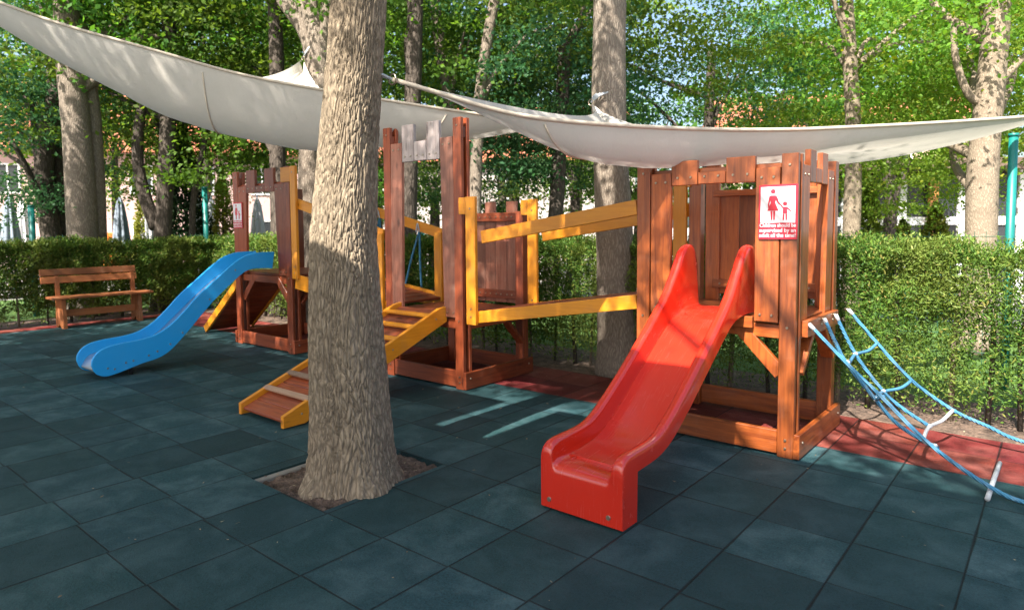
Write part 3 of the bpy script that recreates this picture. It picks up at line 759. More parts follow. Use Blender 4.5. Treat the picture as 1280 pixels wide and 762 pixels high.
def make_rope_bridge():
    t = thing('rope_bridge', 'yellow railed hanging bridge with blue ropes between the left and middle towers', 'bridge', (-6.9, 5.4, 0))
    xa, xb = LX1+.10, MX0-.05
    for y in (4.92, 5.86):
        bar('handrail', WY['x'], t, (xa-.02, y, 2.02), (xb-.02, y, 1.60), .045, .125)
        bar('floor_beam', WY['x'], t, (xa-.06, y, .98), (xb+.02, y, .745), .045, .19)
        p = box('rail_post', WY['z'], t, LX1+.045, LX1+.165, y-.068, y-.026, 1.02, 2.50)
        for zz in (1.1, 1.18, 2.42): bolt(p, (LX1+.105, y-.072, zz), '-y')
        box('post_arm', WY['x'], t, LX1-.18, LX1+.043, y-.066, y-.028, 2.30, 2.495)
        box('rail_post', WY['z'], t, MX0-.17, MX0-.04, y-.068, y-.026, .70, 1.62)
        for x0 in (-7.25, -6.45):
            zt = 2.02+(x0-xa)/(xb-xa)*(1.60-2.02)-.06; zb = .98+(x0-xa)/(xb-xa)*(-.235)+.10
            for dx in (-.30, .02):
                tube('rope', ROPEB, t, catmull([(x0, y, zt), (x0+dx*.55, y-.01, (zt+zb)/2-.02), (x0+dx, y, zb)], 5), .014, 8)
            tube('rope_loop', ROPEW, t, catmull([(x0-.03, y-.03, zt-.02), (x0, y-.035, zt+.09), (x0+.03, y-.03, zt-.02)], 5), .010, 8)
    n = 10
    for i in range(n):
        f = (i+.5)/n; x = xa+(xb-xa)*f; z = 1.03-.235*f
        bar('plank', WB['y'], t, (x, 4.95, z), (x, 5.83, z), (xb-xa)/n-.02, .03, up=(.12, 0, .99))
    return t
make_rope_bridge()

# ------------------------------------------------------------------ rope net
def make_net():
    t = thing('climbing_net', 'blue rope climbing net hanging from the right tower to the ground', 'climbing net', (-1.0, 5.5, 0))
    ropes = {
     'a': [(-1.40, 5.03, .97), (-1.15, 5.03, .72), (-.93, 5.03, .52), (-.63, 5.02, .245), (-.30, 4.98, .055), (-.08, 4.93, .015), (.45, 4.90, .012)],
     'b': [(-1.38, 5.36, .97), (-1.26, 5.24, .80), (-1.16, 5.10, .70), (-1.0, 5.26, .43), (-.88, 5.34, .265), (-.72, 5.36, .165), (-.60, 5.12, .20)],
     'c': [(-1.38, 5.68, .97), (-1.23, 5.68, .67), (-1.03, 5.68, .405), (-.89, 5.68, .29), (-.72, 5.68, .19)],
     'd': [(-1.36, 6.0, .98), (-1.14, 6.0, .72), (-.89, 6.0, .45), (-.61, 6.0, .26), (-.39, 6.0, .175), (-.17, 6.0, .10), (.40, 6.0, .03)]}
    for k, p in ropes.items():
        m = ROPEB
        tube('rope', m, t, catmull(p, 7), .0135, 9)
        q = [Vector(p[0]) + (Vector(p[1])-Vector(p[0]))*f for f in (.0, .16)]
        tube('rope_sleeve', ROPEW, t, q, .0152, 9)
        tube('eye_bolt', STEEL, t, [Vector(p[0])+Vector((-.03, 0, .0)), Vector(p[0])+Vector((.012, 0, -.005))], .012, 8)
    def cross(pts, m): tube('cross_rope', m, t, catmull(pts, 5), .0125, 9)
    cross([(-1.14, 6.0, .72), (-1.17, 5.84, .68), (-1.23, 5.68, .665), (-1.20, 5.35, .655), (-1.15, 5.06, .71)], ROPEB)
    cross([(-.89, 6.0, .45), (-.94, 5.85, .41), (-1.03, 5.68, .40), (-1.04, 5.5, .395), (-1.0, 5.27, .43), (-.92, 5.10, .50)], ROPEB)
    cross([(-.61, 6.0, .26), (-.66, 5.85, .205), (-.72, 5.68, .185), (-.72, 5.45, .17), (-.68, 5.2, .20), (-.60, 5.05, .235)], ROPEW)
    for p in ((-1.23, 5.68, .67), (-1.03, 5.68, .405), (-1.15, 5.08, .71), (-1.0, 5.26, .435), (-.72, 5.68, .19)):
        bm = bmesh.new(); bmesh.ops.create_icosphere(bm, subdivisions=2, radius=.019, matrix=Matrix.Translation(p))
        obj('knot', bm, ROPEW, t, smooth=True)
    return t
make_net()
tag(tube('dropped_stick', ROPEW, None, [(-.292, 5.66, .016), (-.30, 5.3, .013), (-.305, 4.86, .016)], .015, 8), 'white peeled stick lying across the red and green tiles', 'stick')

# ------------------------------------------------------------------ signs
SIGNR = plain('sign_red', (.62, .02, .045), rough=.35, noise_amt=.03)
SIGNW = plain('sign_white', (.74, .75, .78), rough=.3, noise_amt=.02)
def text_mesh(lines, size, lh):
    outs = []
    for i, s in enumerate(lines):
        cu = bpy.data.curves.new('t', 'FONT'); cu.body = s; cu.size = size; cu.align_x = 'CENTER'; cu.extrude = .0006; cu.offset = .0006
        to = bpy.data.objects.new('t', cu); link(to)
        bpy.context.view_layer.update()
        me = bpy.data.meshes.new_from_object(to.evaluated_get(bpy.context.evaluated_depsgraph_get()))
        me.transform(Matrix.Translation((0, -i*lh, 0)))
        bpy.data.objects.remove(to); outs.append(me)
    return outs
def make_sign(label, x, y, z, W, H):
    t = thing('warning_sign', label, 'sign', (x, y, z), 'child supervision signs')
    def L(bm): # local xz-plane drawing: local (u, v, d) -> (u, -d, v)
        bmesh.ops.transform(bm, verts=bm.verts, matrix=Matrix(((1, 0, 0, 0), (0, 0, -1, 0), (0, 1, 0, 0), (0, 0, 0, 1)))); return bm
    bm = bmesh.new(); add_box(bm, -W/2, W/2, -H/2, H/2, 0, .008, .003); obj('sign_board', L(bm), SIGNR, t, world=False)
    b = W*.055; v0 = -H/2+H*.305
    bm = bmesh.new(); add_box(bm, -W/2+b, W/2-b, v0, H/2-b, .008, .0095, 0); obj('picture_field', L(bm), SIGNW, t, world=False)
    s = (H/2-b-v0)
    def poly(bm, pts, z0=.0095, z1=.0108):
        a = [bm.verts.new((p[0]*s, v0+p[1]*s, z1)) for p in pts]; c = [bm.verts.new((p[0]*s, v0+p[1]*s, z0)) for p in pts]
        fs = [bm.faces.new(a)]
        for i in range(len(a)): fs.append(bm.faces.new((a[i], c[i], c[(i+1) % len(a)], a[(i+1) % len(a)])))
        bmesh.ops.recalc_face_normals(bm, faces=fs)
    def disc(cx, cy, r, n=18): return [(cx+r*math.cos(2*math.pi*i/n), cy+r*math.sin(2*math.pi*i/n)) for i in range(n)]
    bm = bmesh.new()                                   # adult in a dress
    cx = -.13
    poly(bm, disc(cx, .87, .068))
    poly(bm, [(cx-.075, .76), (cx+.075, .76), (cx+.10, .72), (cx+.06, .56), (cx+.155, .33), (cx-.155, .33), (cx-.06, .56), (cx-.10, .72)])
    poly(bm, [(cx-.075, .755), (cx-.105, .73), (cx-.14, .50), (cx-.13, .40), (cx-.10, .40), (cx-.10, .52), (cx-.062, .66)], .0095, .0112)
    poly(bm, [(cx+.075, .755), (cx+.062, .66), (cx+.13, .53), (cx+.19, .485), (cx+.215, .51), (cx+.16, .58), (cx+.115, .72)], .0095, .0112)
    poly(bm, [(cx-.065, .325), (cx-.010, .325), (cx-.012, .07), (cx-.055, .07)]); poly(bm, [(cx+.010, .325), (cx+.065, .325), (cx+.055, .07), (cx+.012, .07)])
    obj('adult_pictogram', L(bm), SIGNR, t, world=False)
    bm = bmesh.new(); cx = .20                          # child
    poly(bm, disc(cx, .52, .060))
    poly(bm, [(cx-.055, .44), (cx+.055, .44), (cx+.065, .25), (cx-.065, .25)])
    poly(bm, [(cx-.055, .44), (cx-.055, .38), (cx-.115, .46), (cx-.135, .50), (cx-.11, .515)], .0095, .0112)
    poly(bm, [(cx+.055, .44), (cx+.165, .33), (cx+.15, .295), (cx+.055, .375)], .0095, .0112)
    poly(bm, [(cx-.060, .245), (cx-.008, .245), (cx-.020, .07), (cx-.060, .07)]); poly(bm, [(cx+.008, .245), (cx+.060, .245), (cx+.060, .07), (cx+.020, .07)])
    obj('child_pictogram', L(bm), SIGNR, t, world=False)
    size = H*.098; lh = H*.092
    for i, me in enumerate(text_mesh(['Children should be', 'supervised by an', 'adult all the time!'], size, 0)):
        wmax = max(v.co.x for v in me.vertices)*2
        k = min(1.0, W*.93/wmax)
        me.transform(Matrix(((1, 0, 0, 0), (0, 0, -1, 0), (0, 1, 0, 0), (0, 0, 0, 1))) @ Matrix.Translation((0, v0-H*.078-lh*i, .0092)) @ Matrix.Diagonal((k, 1, 1, 1)))
        me.materials.append(SIGNW)
        o = bpy.data.objects.new('lettering', me); o.parent = t; link(o)
    return t
make_sign('red and white child supervision sign on the chestnut tower beside the red slide', -1.578, Y0-.004, 1.778, .272, .39)
make_sign('small child supervision sign on the left post of the blue slide tower', -9.235, Y0-.004, 1.88, .26, .37)

# ------------------------------------------------------------------ bench
def make_bench():
    t = thing('park_bench', 'brown wooden park bench against the hedge beside the blue slide', 'bench', (-13.2, 4.45, 0))
    x = -13.2
    bm_y = (3.60, 5.02)
    for z in (.955, .825):
        xx = -13.46 if z > .9 else -13.42
        bar('back_slat', WN['y'], t, (xx, 3.50, z), (xx, 5.02, z), .035, .115, up=(-.2, 0, 1))
    bm = bmesh.new()
    for k in range(3): add_box(bm, -13.40+.125*k, -13.40+.125*k+.118, 3.55, 5.17, .51, .548, .006)
    obj('seat', bm, WN['y'], t)
    for y in (3.74, 4.95):
        pts = [(-13.46, .0), (-13.36, .0), (-13.27, .07), (-13.18, .0), (-13.06, .0), (-13.10, .50), (-13.36, .51), (-13.40, .88), (-13.47, .90), (-13.44, .50)]
        prism('leg', WN['z'], t, pts, 'y', y-.03, y+.03, .004)
    bar('stretcher', WN['y'], t, (-13.24, 3.772, .25), (-13.24, 4.918, .25), .035, .12)
    return t
make_bench()

# ------------------------------------------------------------------ shade sails
def canvasmat():
    m, nt, out = newmat('cream_canvas')
    v = coords(nt)
    n1 = N(nt, 'ShaderNodeTexNoise', Scale=2.0, Detail=6.0, Roughness=.65); nt.links.new(v, n1.inputs['Vector'])
    n2 = N(nt, 'ShaderNodeTexNoise', Scale=11.0, Detail=6.0, Roughness=.6, Distortion=1.2); nt.links.new(v, n2.inputs['Vector'])
    c = mixc(nt, n1.outputs['Fac'], (.56, .52, .47), (.68, .645, .60))
    st = ramp(nt, [(.62, (0, 0, 0)), (.75, (1, 1, 1))]); nt.links.new(n2.outputs['Fac'], st.inputs[0])
    c = mixc(nt, mth(nt, 'MULTIPLY', st.outputs[0], .18), c, (.38, .33, .28))
    d = N(nt, 'ShaderNodeBsdfDiffuse'); tr = N(nt, 'ShaderNodeBsdfTranslucent')
    nt.links.new(c, d.inputs[0]); nt.links.new(c, tr.inputs[0])
    bn = bump(nt, n2.outputs['Fac'], .15, .02); nt.links.new(bn, d.inputs['Normal']); nt.links.new(bn, tr.inputs['Normal'])
    mx = N(nt, 'ShaderNodeMixShader', Fac=.30); nt.links.new(d.outputs[0], mx.inputs[1]); nt.links.new(tr.outputs[0], mx.inputs[2])
    nt.links.new(mx.outputs[0], out.inputs[0]); return m
CANVAS = canvasmat()
HEM = plain('canvas_hem', (.52, .45, .36), rough=.9, scale=20)

def make_sail(label, A, B, Cc, hz, belly, bulge, seam_u=(), sag2=(.62, .62), inward=.0, ropes=(), nu=72, nv=40, wr=.022, seed=0):
    """triangular sail: hem A->B (nearest edge), back corner Cc"""
    A, B, Cc = Vector(A), Vector(B), Vector(Cc)
    t = thing('shade_sail', label, 'shade sail', A, 'canvas shade sails')
    nrm = ((B-A).cross(Vector((0, 0, 1)))).normalized()
    if (Cc-A).dot(nrm) < 0: nrm = -nrm
    HX = np.linspace(0, 1, 60); HZ = np.interp(HX, [h[0] for h in hz], [h[1] for h in hz])
    for _ in range(3): HZ[1:-1] = (HZ[:-2]+HZ[1:-1]*2+HZ[2:])/4
    BZ = np.interp(HX, [h[0] for h in belly], [h[1] for h in belly])
    for _ in range(6): BZ[1:-1] = (BZ[:-2]+BZ[1:-1]*2+BZ[2:])/4
    def hem(u):
        p = A.lerp(B, u) + nrm*(inward*4*u*(1-u)); p.z = float(np.interp(u, HX, HZ)); return p
    def P(u, v):
        p = hem(u).lerp(Cc, v)
        # side edges curve inwards and sag
        e = 4*v*(1-v)
        p.z -= (sag2[0]+(sag2[1]-sag2[0])*u)*e*(1-.62*4*u*(1-u))
        p += ((A+B)/2 - (A.lerp(B, u)))*(.16*e)
        # deep fold just behind the hem
        f = (1-math.exp(-v/bulge))*math.exp(-v*1.6)
        p.z -= float(np.interp(u, HX, BZ))*f*1.28
        amp = wr*(4*u*(1-u))**.5
        q = Vector((u*13+v*5, v*3.2, seed))
        p.z += amp*(mnoise.noise(q)*min(1, v*9)) + .45*amp*mnoise.noise(Vector((u*34+v*16, v*5, seed+3)))*min(1, v*12)
        return p
    V = []; Fc = []
    for i in range(nu+1):
        for j in range(nv+1):
            V.append(P(i/nu, .985*(j/nv)**1.6))
    for i in range(nu):
        for j in range(nv):
            a = i*(nv+1)+j; Fc.append((a, a+nv+1, a+nv+2, a+1))
    nobj('canvas', V, Fc, CANVAS, t, smooth=True)
    tube('hem', HEM, t, [hem(i/60) for i in range(61)], .016, 8)
    for u in seam_u:
        tube('seam', HEM, t, [P(u+.10*v, v)+Vector((0, -.002, -.006)) for v in np.linspace(0.005, .30, 26)], .009, 6)
    for c_ in (A, B, Cc):
        bm = bmesh.new(); add_tube(bm, [c_+Vector((.035*math.cos(k*.6283), 0, .035*math.sin(k*.6283))) for k in range(11)], .006, 6, False); obj('corner_ring', bm, STEEL, t, smooth=True)
    for (p, q, n_) in ropes:
        p = Vector(p); q = Vector(q)
        for k in range(n_):
            off = Vector(((k-(n_-1)/2)*.05, 0, 0))
            tube('rope', ROPEW, t, [p, p.lerp(q, .5)+off*.6+Vector((0, 0, .02)), q+off], .009, 6)
    return t

SR_A, SR_B, SR_C = (-3.36, 2.84, 2.64), (-.05, 8.5, 2.76), (-4.13, 6.36, 3.07)
make_sail('cream canvas sail tied to the front tree and sagging over the right tower', SR_A, SR_B, SR_C,
          [(0, 2.64), (.056, 2.56), (.09, 2.50), (.134, 2.45), (.18, 2.43), (.25, 2.42), (.33, 2.42), (.41, 2.43), (.506, 2.46), (.583, 2.50), (.68, 2.55), (.785, 2.61), (.914, 2.69), (1, 2.76)],
          [(0, .0), (.08, .11), (.125, .17), (.18, .26), (.24, .30), (.33, .31), (.42, .27), (.506, .25), (.584, .23), (.68, .18), (.785, .14), (.914, .08), (1, 0)], .045,
          seam_u=(.16,), sag2=(.17, .62), ropes=((SR_C, (-4.02, 6.42, 3.17), 4), (SR_A, (-3.46, 2.74, 2.655), 2)), seed=2)
SL_L, SL_R, SL_T = (-9.6, 1.05, 4.60), (-4.25, 6.36, 2.84), (-9.80, 6.38, 4.50)
make_sail('long cream canvas sail rising to the upper left, pegged to the forked tree', SL_R, SL_L, SL_T,
          [(0, 2.84), (.106, 2.90), (.194, 2.985), (.29, 3.09), (.37, 3.18), (.457, 3.29), (.53, 3.41), (.596, 3.56), (.66, 3.69), (.739, 3.85), (.817, 4.06), (1, 4.60)],
          [(0, .0), (.15, .36), (.24, .50), (.377, .74), (.459, .76), (.52, .76), (.58, .76), (.63, .74), (.68, .70), (.74, .56), (.82, .45), (1, 0)], .06,
          seam_u=(.20, .55), ropes=((SL_T, (-9.72, 6.5, 4.75), 3),), seed=5)

def added_sail(label, quad, seed):
    """four-cornered sail added overhead, out of view, to shade the near floor"""
    q = [Vector(p) for p in quad]; t = thing('shade_sail', label, 'shade sail', q[0], 'canvas shade sails')
    V = []; Fc = []; n = 24
    for i in range(n+1):
        for j in range(n+1):
            u, v = i/n, j/n
            p = q[0].lerp(q[1], u).lerp(q[3].lerp(q[2], u), v)
            p.z -= .25*(4*u*(1-u))*(4*v*(1-v))+.02*mnoise.noise(Vector((u*6, v*6, seed)))
            V.append(p)
    for i in range(n):
        for j in range(n):
            a = i*(n+1)+j; Fc.append((a, a+1, a+n+2, a+n+1))
    nobj('canvas', V, Fc, CANVAS, t, smooth=True)
    bm = bmesh.new(); add_tube(bm, q+[q[0]], .015, 6, False); obj('hem', bm, HEM, t)
added_sail('added square canvas sail, unseen overhead, shading the left half of the tile floor', [(-11.5, .75, 4.35), (-3.68, .95, 4.30), (-3.68, -5.5, 4.6), (-11.5, -5.5, 4.9)], 1)
added_sail('added square canvas sail, unseen overhead, shading the right half of the tile floor', [(-3.07, 1.0, 4.30), (3.2, 1.05, 4.35), (3.2, -5.5, 4.8), (-3.07, -5.5, 4.6)], 2)
added_sail('added narrow canvas strip closing the gap between two unseen sails overhead', [(-4.3, .17, 4.12), (-2.3, .17, 4.12), (-2.3, -5.5, 4.3), (-4.3, -5.5, 4.3)], 3)  # gap between these sails is shaped to light the front trunk

# ------------------------------------------------------------------ trees and hedges
BARKF = barkmat('furrowed_bark', (.10, .077, .056), (.33, .265, .19), scale=34, stretch=.25, bd=.006)
BARK2 = barkmat('grey_bark', (.11, .085, .068), (.28, .235, .19), scale=42, stretch=.16, bd=.010)
BARKD = barkmat('dark_bark', (.035, .028, .024), (.11, .09, .075), scale=20, stretch=.25, bd=.012)
BARKP = barkmat('pale_bark', (.15, .115, .085), (.32, .26, .195), scale=46, stretch=.3, bd=.006, blotch=.35)
LEAF = leafmat('maple_leaf', (.048, .110, .017), (.120, .215, .034), trans=.54)
LEAFB = leafmat('bright_leaf', (.090, .185, .020), (.185, .310, .045), trans=.52, yellow=(.24, .27, .03))
LEAFBL = leafmat('blue_green_leaf', (.028, .085, .032), (.070, .160, .060), trans=.42)
THUJA = leafmat('thuja_spray', (.034, .080, .014), (.130, .200, .030), trans=.30, yellow=(.24, .19, .06), patch=(.19, .22, .045))
CONIF = leafmat('dark_conifer_spray', (.008, .026, .010), (.022, .055, .02), trans=.2)
YCON = leafmat('yellow_conifer_spray', (.10, .14, .015), (.22, .24, .04), trans=.3)

rng = np.random.default_rng(11)
def leaf_quads(cen, size, aspect=.62, up=.35, fold=True, rg=rng, dirs=None):
    n = len(cen)
    nm = rg.normal(size=(n, 3)); nm[:, 2] += up*2; nm /= np.linalg.norm(nm, axis=1, keepdims=True)
    a = rg.normal(size=(n, 3)) if dirs is None else dirs + rg.normal(scale=.45, size=(n, 3))
    a -= nm*(a*nm).sum(1, keepdims=True); a /= np.linalg.norm(a, axis=1, keepdims=True)
    b = np.cross(nm, a)
    s = (size*rg.uniform(.6, 1.3, n))[:, None] if not hasattr(size, 'shape') else size[:, None]
    c = nm*s*rg.uniform(-.12, .12, n)[:, None]
    V = np.stack([cen-a*s*.5, cen+b*s*aspect*.5+c, cen+a*s*.5, cen-b*s*aspect*.5+c], 1).reshape(-1, 3)
    Fq = np.arange(4*n).reshape(n, 4)
    return V, Fq

def crown_points(n_clump, per, rx, rz, rg, clump=.75, flat=.45, hollow=.35):
    cs = []
    while len(cs) < n_clump:
        p = rg.uniform(-1, 1, 3); r = np.linalg.norm(p)
        if r > 1 or r < hollow: continue
        wob = 1 + .35*mnoise.noise(Vector(p)*2.1+Vector((rg.uniform(0, .1), 3, 1)))
        cs.append(p*np.array([rx, rx, rz])*wob)
    cs = np.array(cs)
    out = []
    for c in cs:
        k = int(per*rg.uniform(.6, 1.5)); s = clump*rg.uniform(.6, 1.35)
        q = rg.normal(size=(k, 3))*np.array([s, s, s*flat])*.55
        # spray droops at its rim
        q[:, 2] -= .18*(q[:, 0]**2+q[:, 1]**2)/max(s, .1)
        out.append(c+q)
    return np.concatenate(out), cs

CROWNS = {}
def crown_mesh(kind, variant):
    key = (kind, variant)
    if key in CROWNS: return CROWNS[key]
    rg = np.random.default_rng(100+variant*7+len(kind))
    mat, size, ncl, per = {'maple': (LEAF, .128, 64, 150), 'bright': (LEAFB, .110, 66, 150), 'blue': (LEAFBL, .118, 64, 150),
                           'far': (LEAF, .22, 62, 62), 'farbright': (LEAFB, .22, 62, 62)}[kind]
    P, cs = crown_points(ncl, per, 2.9, 2.7, rg, clump=.98, flat=.27)
    V, Fq = leaf_quads(P, size, rg=rg)
    me = bpy.data.meshes.new('crown_leaves')
    me.vertices.add(len(V)); me.vertices.foreach_set('co', V.astype(np.float32).ravel())
    me.loops.add(Fq.size); me.loops.foreach_set('vertex_index', Fq.astype(np.int32).ravel())
    me.polygons.add(len(Fq)); me.polygons.foreach_set('loop_start', np.arange(0, Fq.size, 4, dtype=np.int32)); me.polygons.foreach_set('loop_total', np.full(len(Fq), 4, np.int32))
    me.update(calc_edges=True); me.materials.append(mat)
    CROWNS[key] = me; return me

def limb_tube(bm, pts, r0, r1, seg=14, flare=0):
    c = catmull(pts, 6); n = len(c)
    rad = []
    for i in range(n):
        f = i/(n-1); r = r0+(r1-r0)*f
        if flare: r += flare*math.exp(-max(0, c[i].z)/.22)
        r *= 1+.06*mnoise.noise(Vector((c[i].x*2, c[i].y*2, c[i].z*1.3)))
        rad.append(r)
    add_tube(bm, c, rad, seg)

def tree(name, label, base, stems, bark, crown=None, group=None, cat='tree', flare=.06, seg=16):
    """stems: list of (points, r0, r1) world coords; crown: list of (kind, variant, centre, scale, rot)"""
    t = thing(name, label, cat, base, group)
    for i, (pts, r0, r1) in enumerate(stems):
        bm = bmesh.new(); limb_tube(bm, pts, r0, r1, seg, flare if i == 0 or pts[0][2] < .2 else 0)
        obj('trunk' if pts[0][2] < .3 else 'branch', bm, bark, t, smooth=True)
    for kind, var, cpos, s, rz in (crown or []):
        o = bpy.data.objects.new('crown', crown_mesh(kind, var)); o.parent = t
        o.location = Vector(cpos)-Vector(base); o.rotation_euler = (0, 0, rz)
        o.scale = s if hasattr(s, '__len__') else (s, s, s)
        link(o)
        sm = s if not hasattr(s, '__len__') else s[0]
        src = [Vector(p) for st in stems[:1] for p in catmull(st[0], 4)]
        rb = random.Random(int(abs(cpos[0]*97+cpos[2]*31)))
        for q in range(3):
            low = [p for p in src if p.z < cpos[2]-.6*sm] or src[:1]
            a0 = low[-1-int(rb.random()*min(3, len(low)-1))] if len(low) > 1 else low[0]
            e = Vector(cpos)+Vector((rb.uniform(-1.5, 1.5), rb.uniform(-1.2, 1.2), rb.uniform(-.3, 1.4)))*sm
            mid_ = a0.lerp(e, .5)+Vector((rb.uniform(-.3, .3), rb.uniform(-.3, .3), rb.uniform(-.1, .5)))*sm
            r0 = stems[0][2]*.55
            bm = bmesh.new(); limb_tube(bm, [a0, mid_, e], r0, r0*.35, 8); obj('branch', bm, bark, t, smooth=True)
    return t

# ---- foreground trunk, furrowed bark modelled in the mesh
def fore_tree():
    base = (-3.62, 2.66, 0)
    t = thing('tree', 'thick furrowed tree trunk standing in the foreground tile pit', 'tree', base)
    prof = [(-.04, .335), (.0, .318), (.08, .296), (.2, .278), (.4, .262), (.7, .250), (1.1, .234), (1.5, .214), (2.0, .192), (2.6, .174), (3.2, .165), (4.2, .16), (5.5, .15)]
    cl = [(-.04, 0, 0), (.4, -.005, -.0), (1.0, -.022, -.01), (1.6, -.028, -.01), (2.2, .02, .01), (2.9, .105, .03), (5.5, .28, .2)]
    def interp(tab, z, k):
        for a, b in zip(tab[:-1], tab[1:]):
            if z <= b[0]: f = (z-a[0])/(b[0]-a[0]); return a[k]+(b[k]-a[k])*f
        return tab[-1][k]
    seg = 440; zs = list(np.linspace(-.04, 3.3, 900)) + list(np.linspace(3.4, 5.5, 20))
    V = []
    for z in zs:
        r0 = interp(prof, z, 1); cx = interp(cl, z, 1); cy = interp(cl, z, 2)
        for k in range(seg):
            a = 2*math.pi*k/seg
            lob = 1+.05*math.cos(3*a+.6)+.03*math.cos(5*a+2+z*.3)
            fl = math.exp(-max(0, z)/.12)*.11*max(0, math.cos(4*a+.8))
            r = r0*(lob+fl)
            wx = mnoise.noise(Vector((math.cos(a)*1.6, math.sin(a)*1.6, z*1.5)))
            u = (a*.245+.05*wx)*46
            p = Vector((math.cos(u/11.27)*11.27, math.sin(u/11.27)*11.27, z*10.0+wx*1.6+2.2*mnoise.noise(Vector((u*.5, 3, z*2)))))
            d = mnoise.voronoi(p)[0]
            e = min(1, (d[1]-d[0])*3.4)
            f = mnoise.fractal(Vector((math.cos(a)*9, math.sin(a)*9, z*9)), 1, 2, 3)
            r += .0145*(e**.7-.6) + .0055*f
            V.append((base[0]+cx+math.cos(a)*r, base[1]+cy+math.sin(a)*r, z))
    F_ = []
    for i in range(len(zs)-1):
        for k in range(seg): F_.append((i*seg+k, i*seg+(k+1) % seg, (i+1)*seg+(k+1) % seg, (i+1)*seg+k))
    nobj('trunk', V, F_, BARKF, t, smooth=True)
    for i, (dx, dy) in enumerate(((2.0, 1.0), (-1.6, 1.8), (.3, -1.2))):
        bm = bmesh.new(); limb_tube(bm, [(base[0]+.12, base[1]+.2, 5.0), (base[0]+.12+dx*.4, base[1]+.2+dy*.4, 6.4), (base[0]+dx, base[1]+dy, 8.2)], .12, .04, 10)
        obj('branch', bm, BARKF, t, smooth=True)
    for k, (v, c, s) in enumerate(((0, (-3.4, 3.6, 8.6), .9), (1, (-5.3, -1.0, 8.4), .62), (0, (-5.5, -2.0, 9.5), .62), (2, (-8.2, -1.2, 8.6), .8), (2, (-3.24, 1.10, 5.30), (.20, .16, .18)), (1, (-3.16, .45, 6.1), (.25, .20, .20)))):  # crowns after the first are unseen, added to shade trunk and towers
        o = bpy.data.objects.new('crown', crown_mesh('maple', v)); o.parent = t; o.location = Vector(c)-Vector(base); o.scale = s if hasattr(s, '__len__') else (s, s, s); o.rotation_euler = (0, 0, k*1.3); link(o)
fore_tree()

PXY = {}
def at(px, py, depth):
    """point seen at photo pixel (px, py) at a distance along the view axis, for placing far things at their real spots"""
    d = Mc.T @ np.array([(px-640)/F, (py-335)/F, 1.0]); p = np.array([0, 0, CAMH])+d*depth
    return Vector((float(p[0]), float(p[1]), float(p[2])))
def stem_from(path, depth, zfoot=True):
    pts = [at(x, y, depth) for x, y in path]
    if zfoot:
        f = pts[0].copy(); g = pts[1]-pts[0]
        k = f.z/max(.3, abs(g.z)); pts = [Vector((f.x-g.x*k*.5, f.y-g.y*k*.5, -.05))]+pts
    return [tuple(p) for p in pts]

G1 = 'trees along the back hedge'
# tree behind the bridge that carries the right sail
tree('tree', 'straight grey trunk behind the yellow bridge, with the sail roped to it', (-3.93, 6.62, 0),
     [([(-3.90, 6.62, -.05), (-3.95, 6.62, .8), (-4.0, 6.64, 1.7), (-4.07, 6.64, 3.0), (-4.09, 6.7, 4.6), (-4.1, 6.8, 7)], .235, .17)],
     BARK2, [('maple', 2, (-4.2, 7.4, 8.6), 1.0, .3), ('maple', 0, (-5.6, 8.6, 7.4), .8, 1.1)], G1, seg=24)
# forked tree that carries the left sail
b0 = at(388, 330, 11.1)
tree('tree', 'smooth grey tree forking low behind the left tower, with the left sail pegged to it', (b0.x, b0.y, 0),
     [(stem_from([(388, 330), (390, 190), (400, 95)], 11.1)[:], .24, .20), ([tuple(at(398, 120, 11.1)), tuple(at(385, 45, 11.15)), tuple(at(350, -10, 11.2)), tuple(at(335, -80, 11.3))], .16, .11),
      ([tuple(at(400, 100, 11.1)), tuple(at(396, 40, 11.1)), tuple(at(370, -20, 11.2)), tuple(at(362, -110, 11.3))], .19, .13)],
     BARK2, [('maple', 1, (b0.x-.6, b0.y+.6, 8.6), .95, 0)], G1)
def simple(label, path, depth, w, bark, crowns, extra=(), name='tree', group=G1):
    st = stem_from(path, depth)
    r = w*depth/F/2
    stems = [(st, r*1.05, r*.75)]
    for pth, dd, w2 in extra: stems.append(([tuple(at(x, y, dd)) for x, y in pth], w2*dd/F/2, w2*dd/F/2*.6))
    b = (st[0][0], st[0][1], 0)
    cr_ = []
    for kind, var, (cx, cy), dd, s in crowns:
        c = at(cx, cy, dd); cr_.append((kind, var, tuple(c), s, (cx*13 % 63)/10))
    return tree(name, label, b, stems, bark, cr_, group)

simple('big dappled trunk left of the bench end with a second stem fused to it', [(104, 305), (97, 180), (86, 60), (80, -40)], 13.2, 36, BARK2,
       [('maple', 0, (90, -90), 13.5, 1.0), ('maple', 2, (250, 70), 15.0, .85)], [([(122, 305), (116, 150), (100, 30), (95, -40)], 13.5, 22)])
simple('dark leaning twin trunk at the far left beside a green post', [(66, 310), (55, 225), (62, 150), (90, 60)], 15, 24, BARKD,
       [('blue', 1, (10, 180), 14.5, .75), ('blue', 0, (40, 60), 15.5, .9)], [([(60, 230), (48, 165), (30, 110)], 15, 15), ([(80, 310), (72, 200), (78, 120)], 15.3, 14)])
simple('dark slim tree leaning against the big dappled trunk', [(86, 310), (82, 210), (74, 130), (60, 40)], 16, 15, BARKD, [('maple', 1, (130, 20), 17, 1.0)])
simple('Y shaped tree with two dark stems left of the blue slide tower', [(203, 305), (205, 265), (210, 150), (212, 0)], 14, 22, BARKD,
       [('maple', 0, (170, 120), 15.5, .8), ('maple', 1, (225, -30), 14.5, 1.0)], [([(196, 285), (178, 235), (172, 175), (186, 90)], 14, 17)])
simple('thin crooked sapling right of the dark cypress', [(240, 305), (243, 240), (258, 165), (262, 100)], 14.5, 8, BARKD, [('bright', 1, (285, 205), 16, .45)])
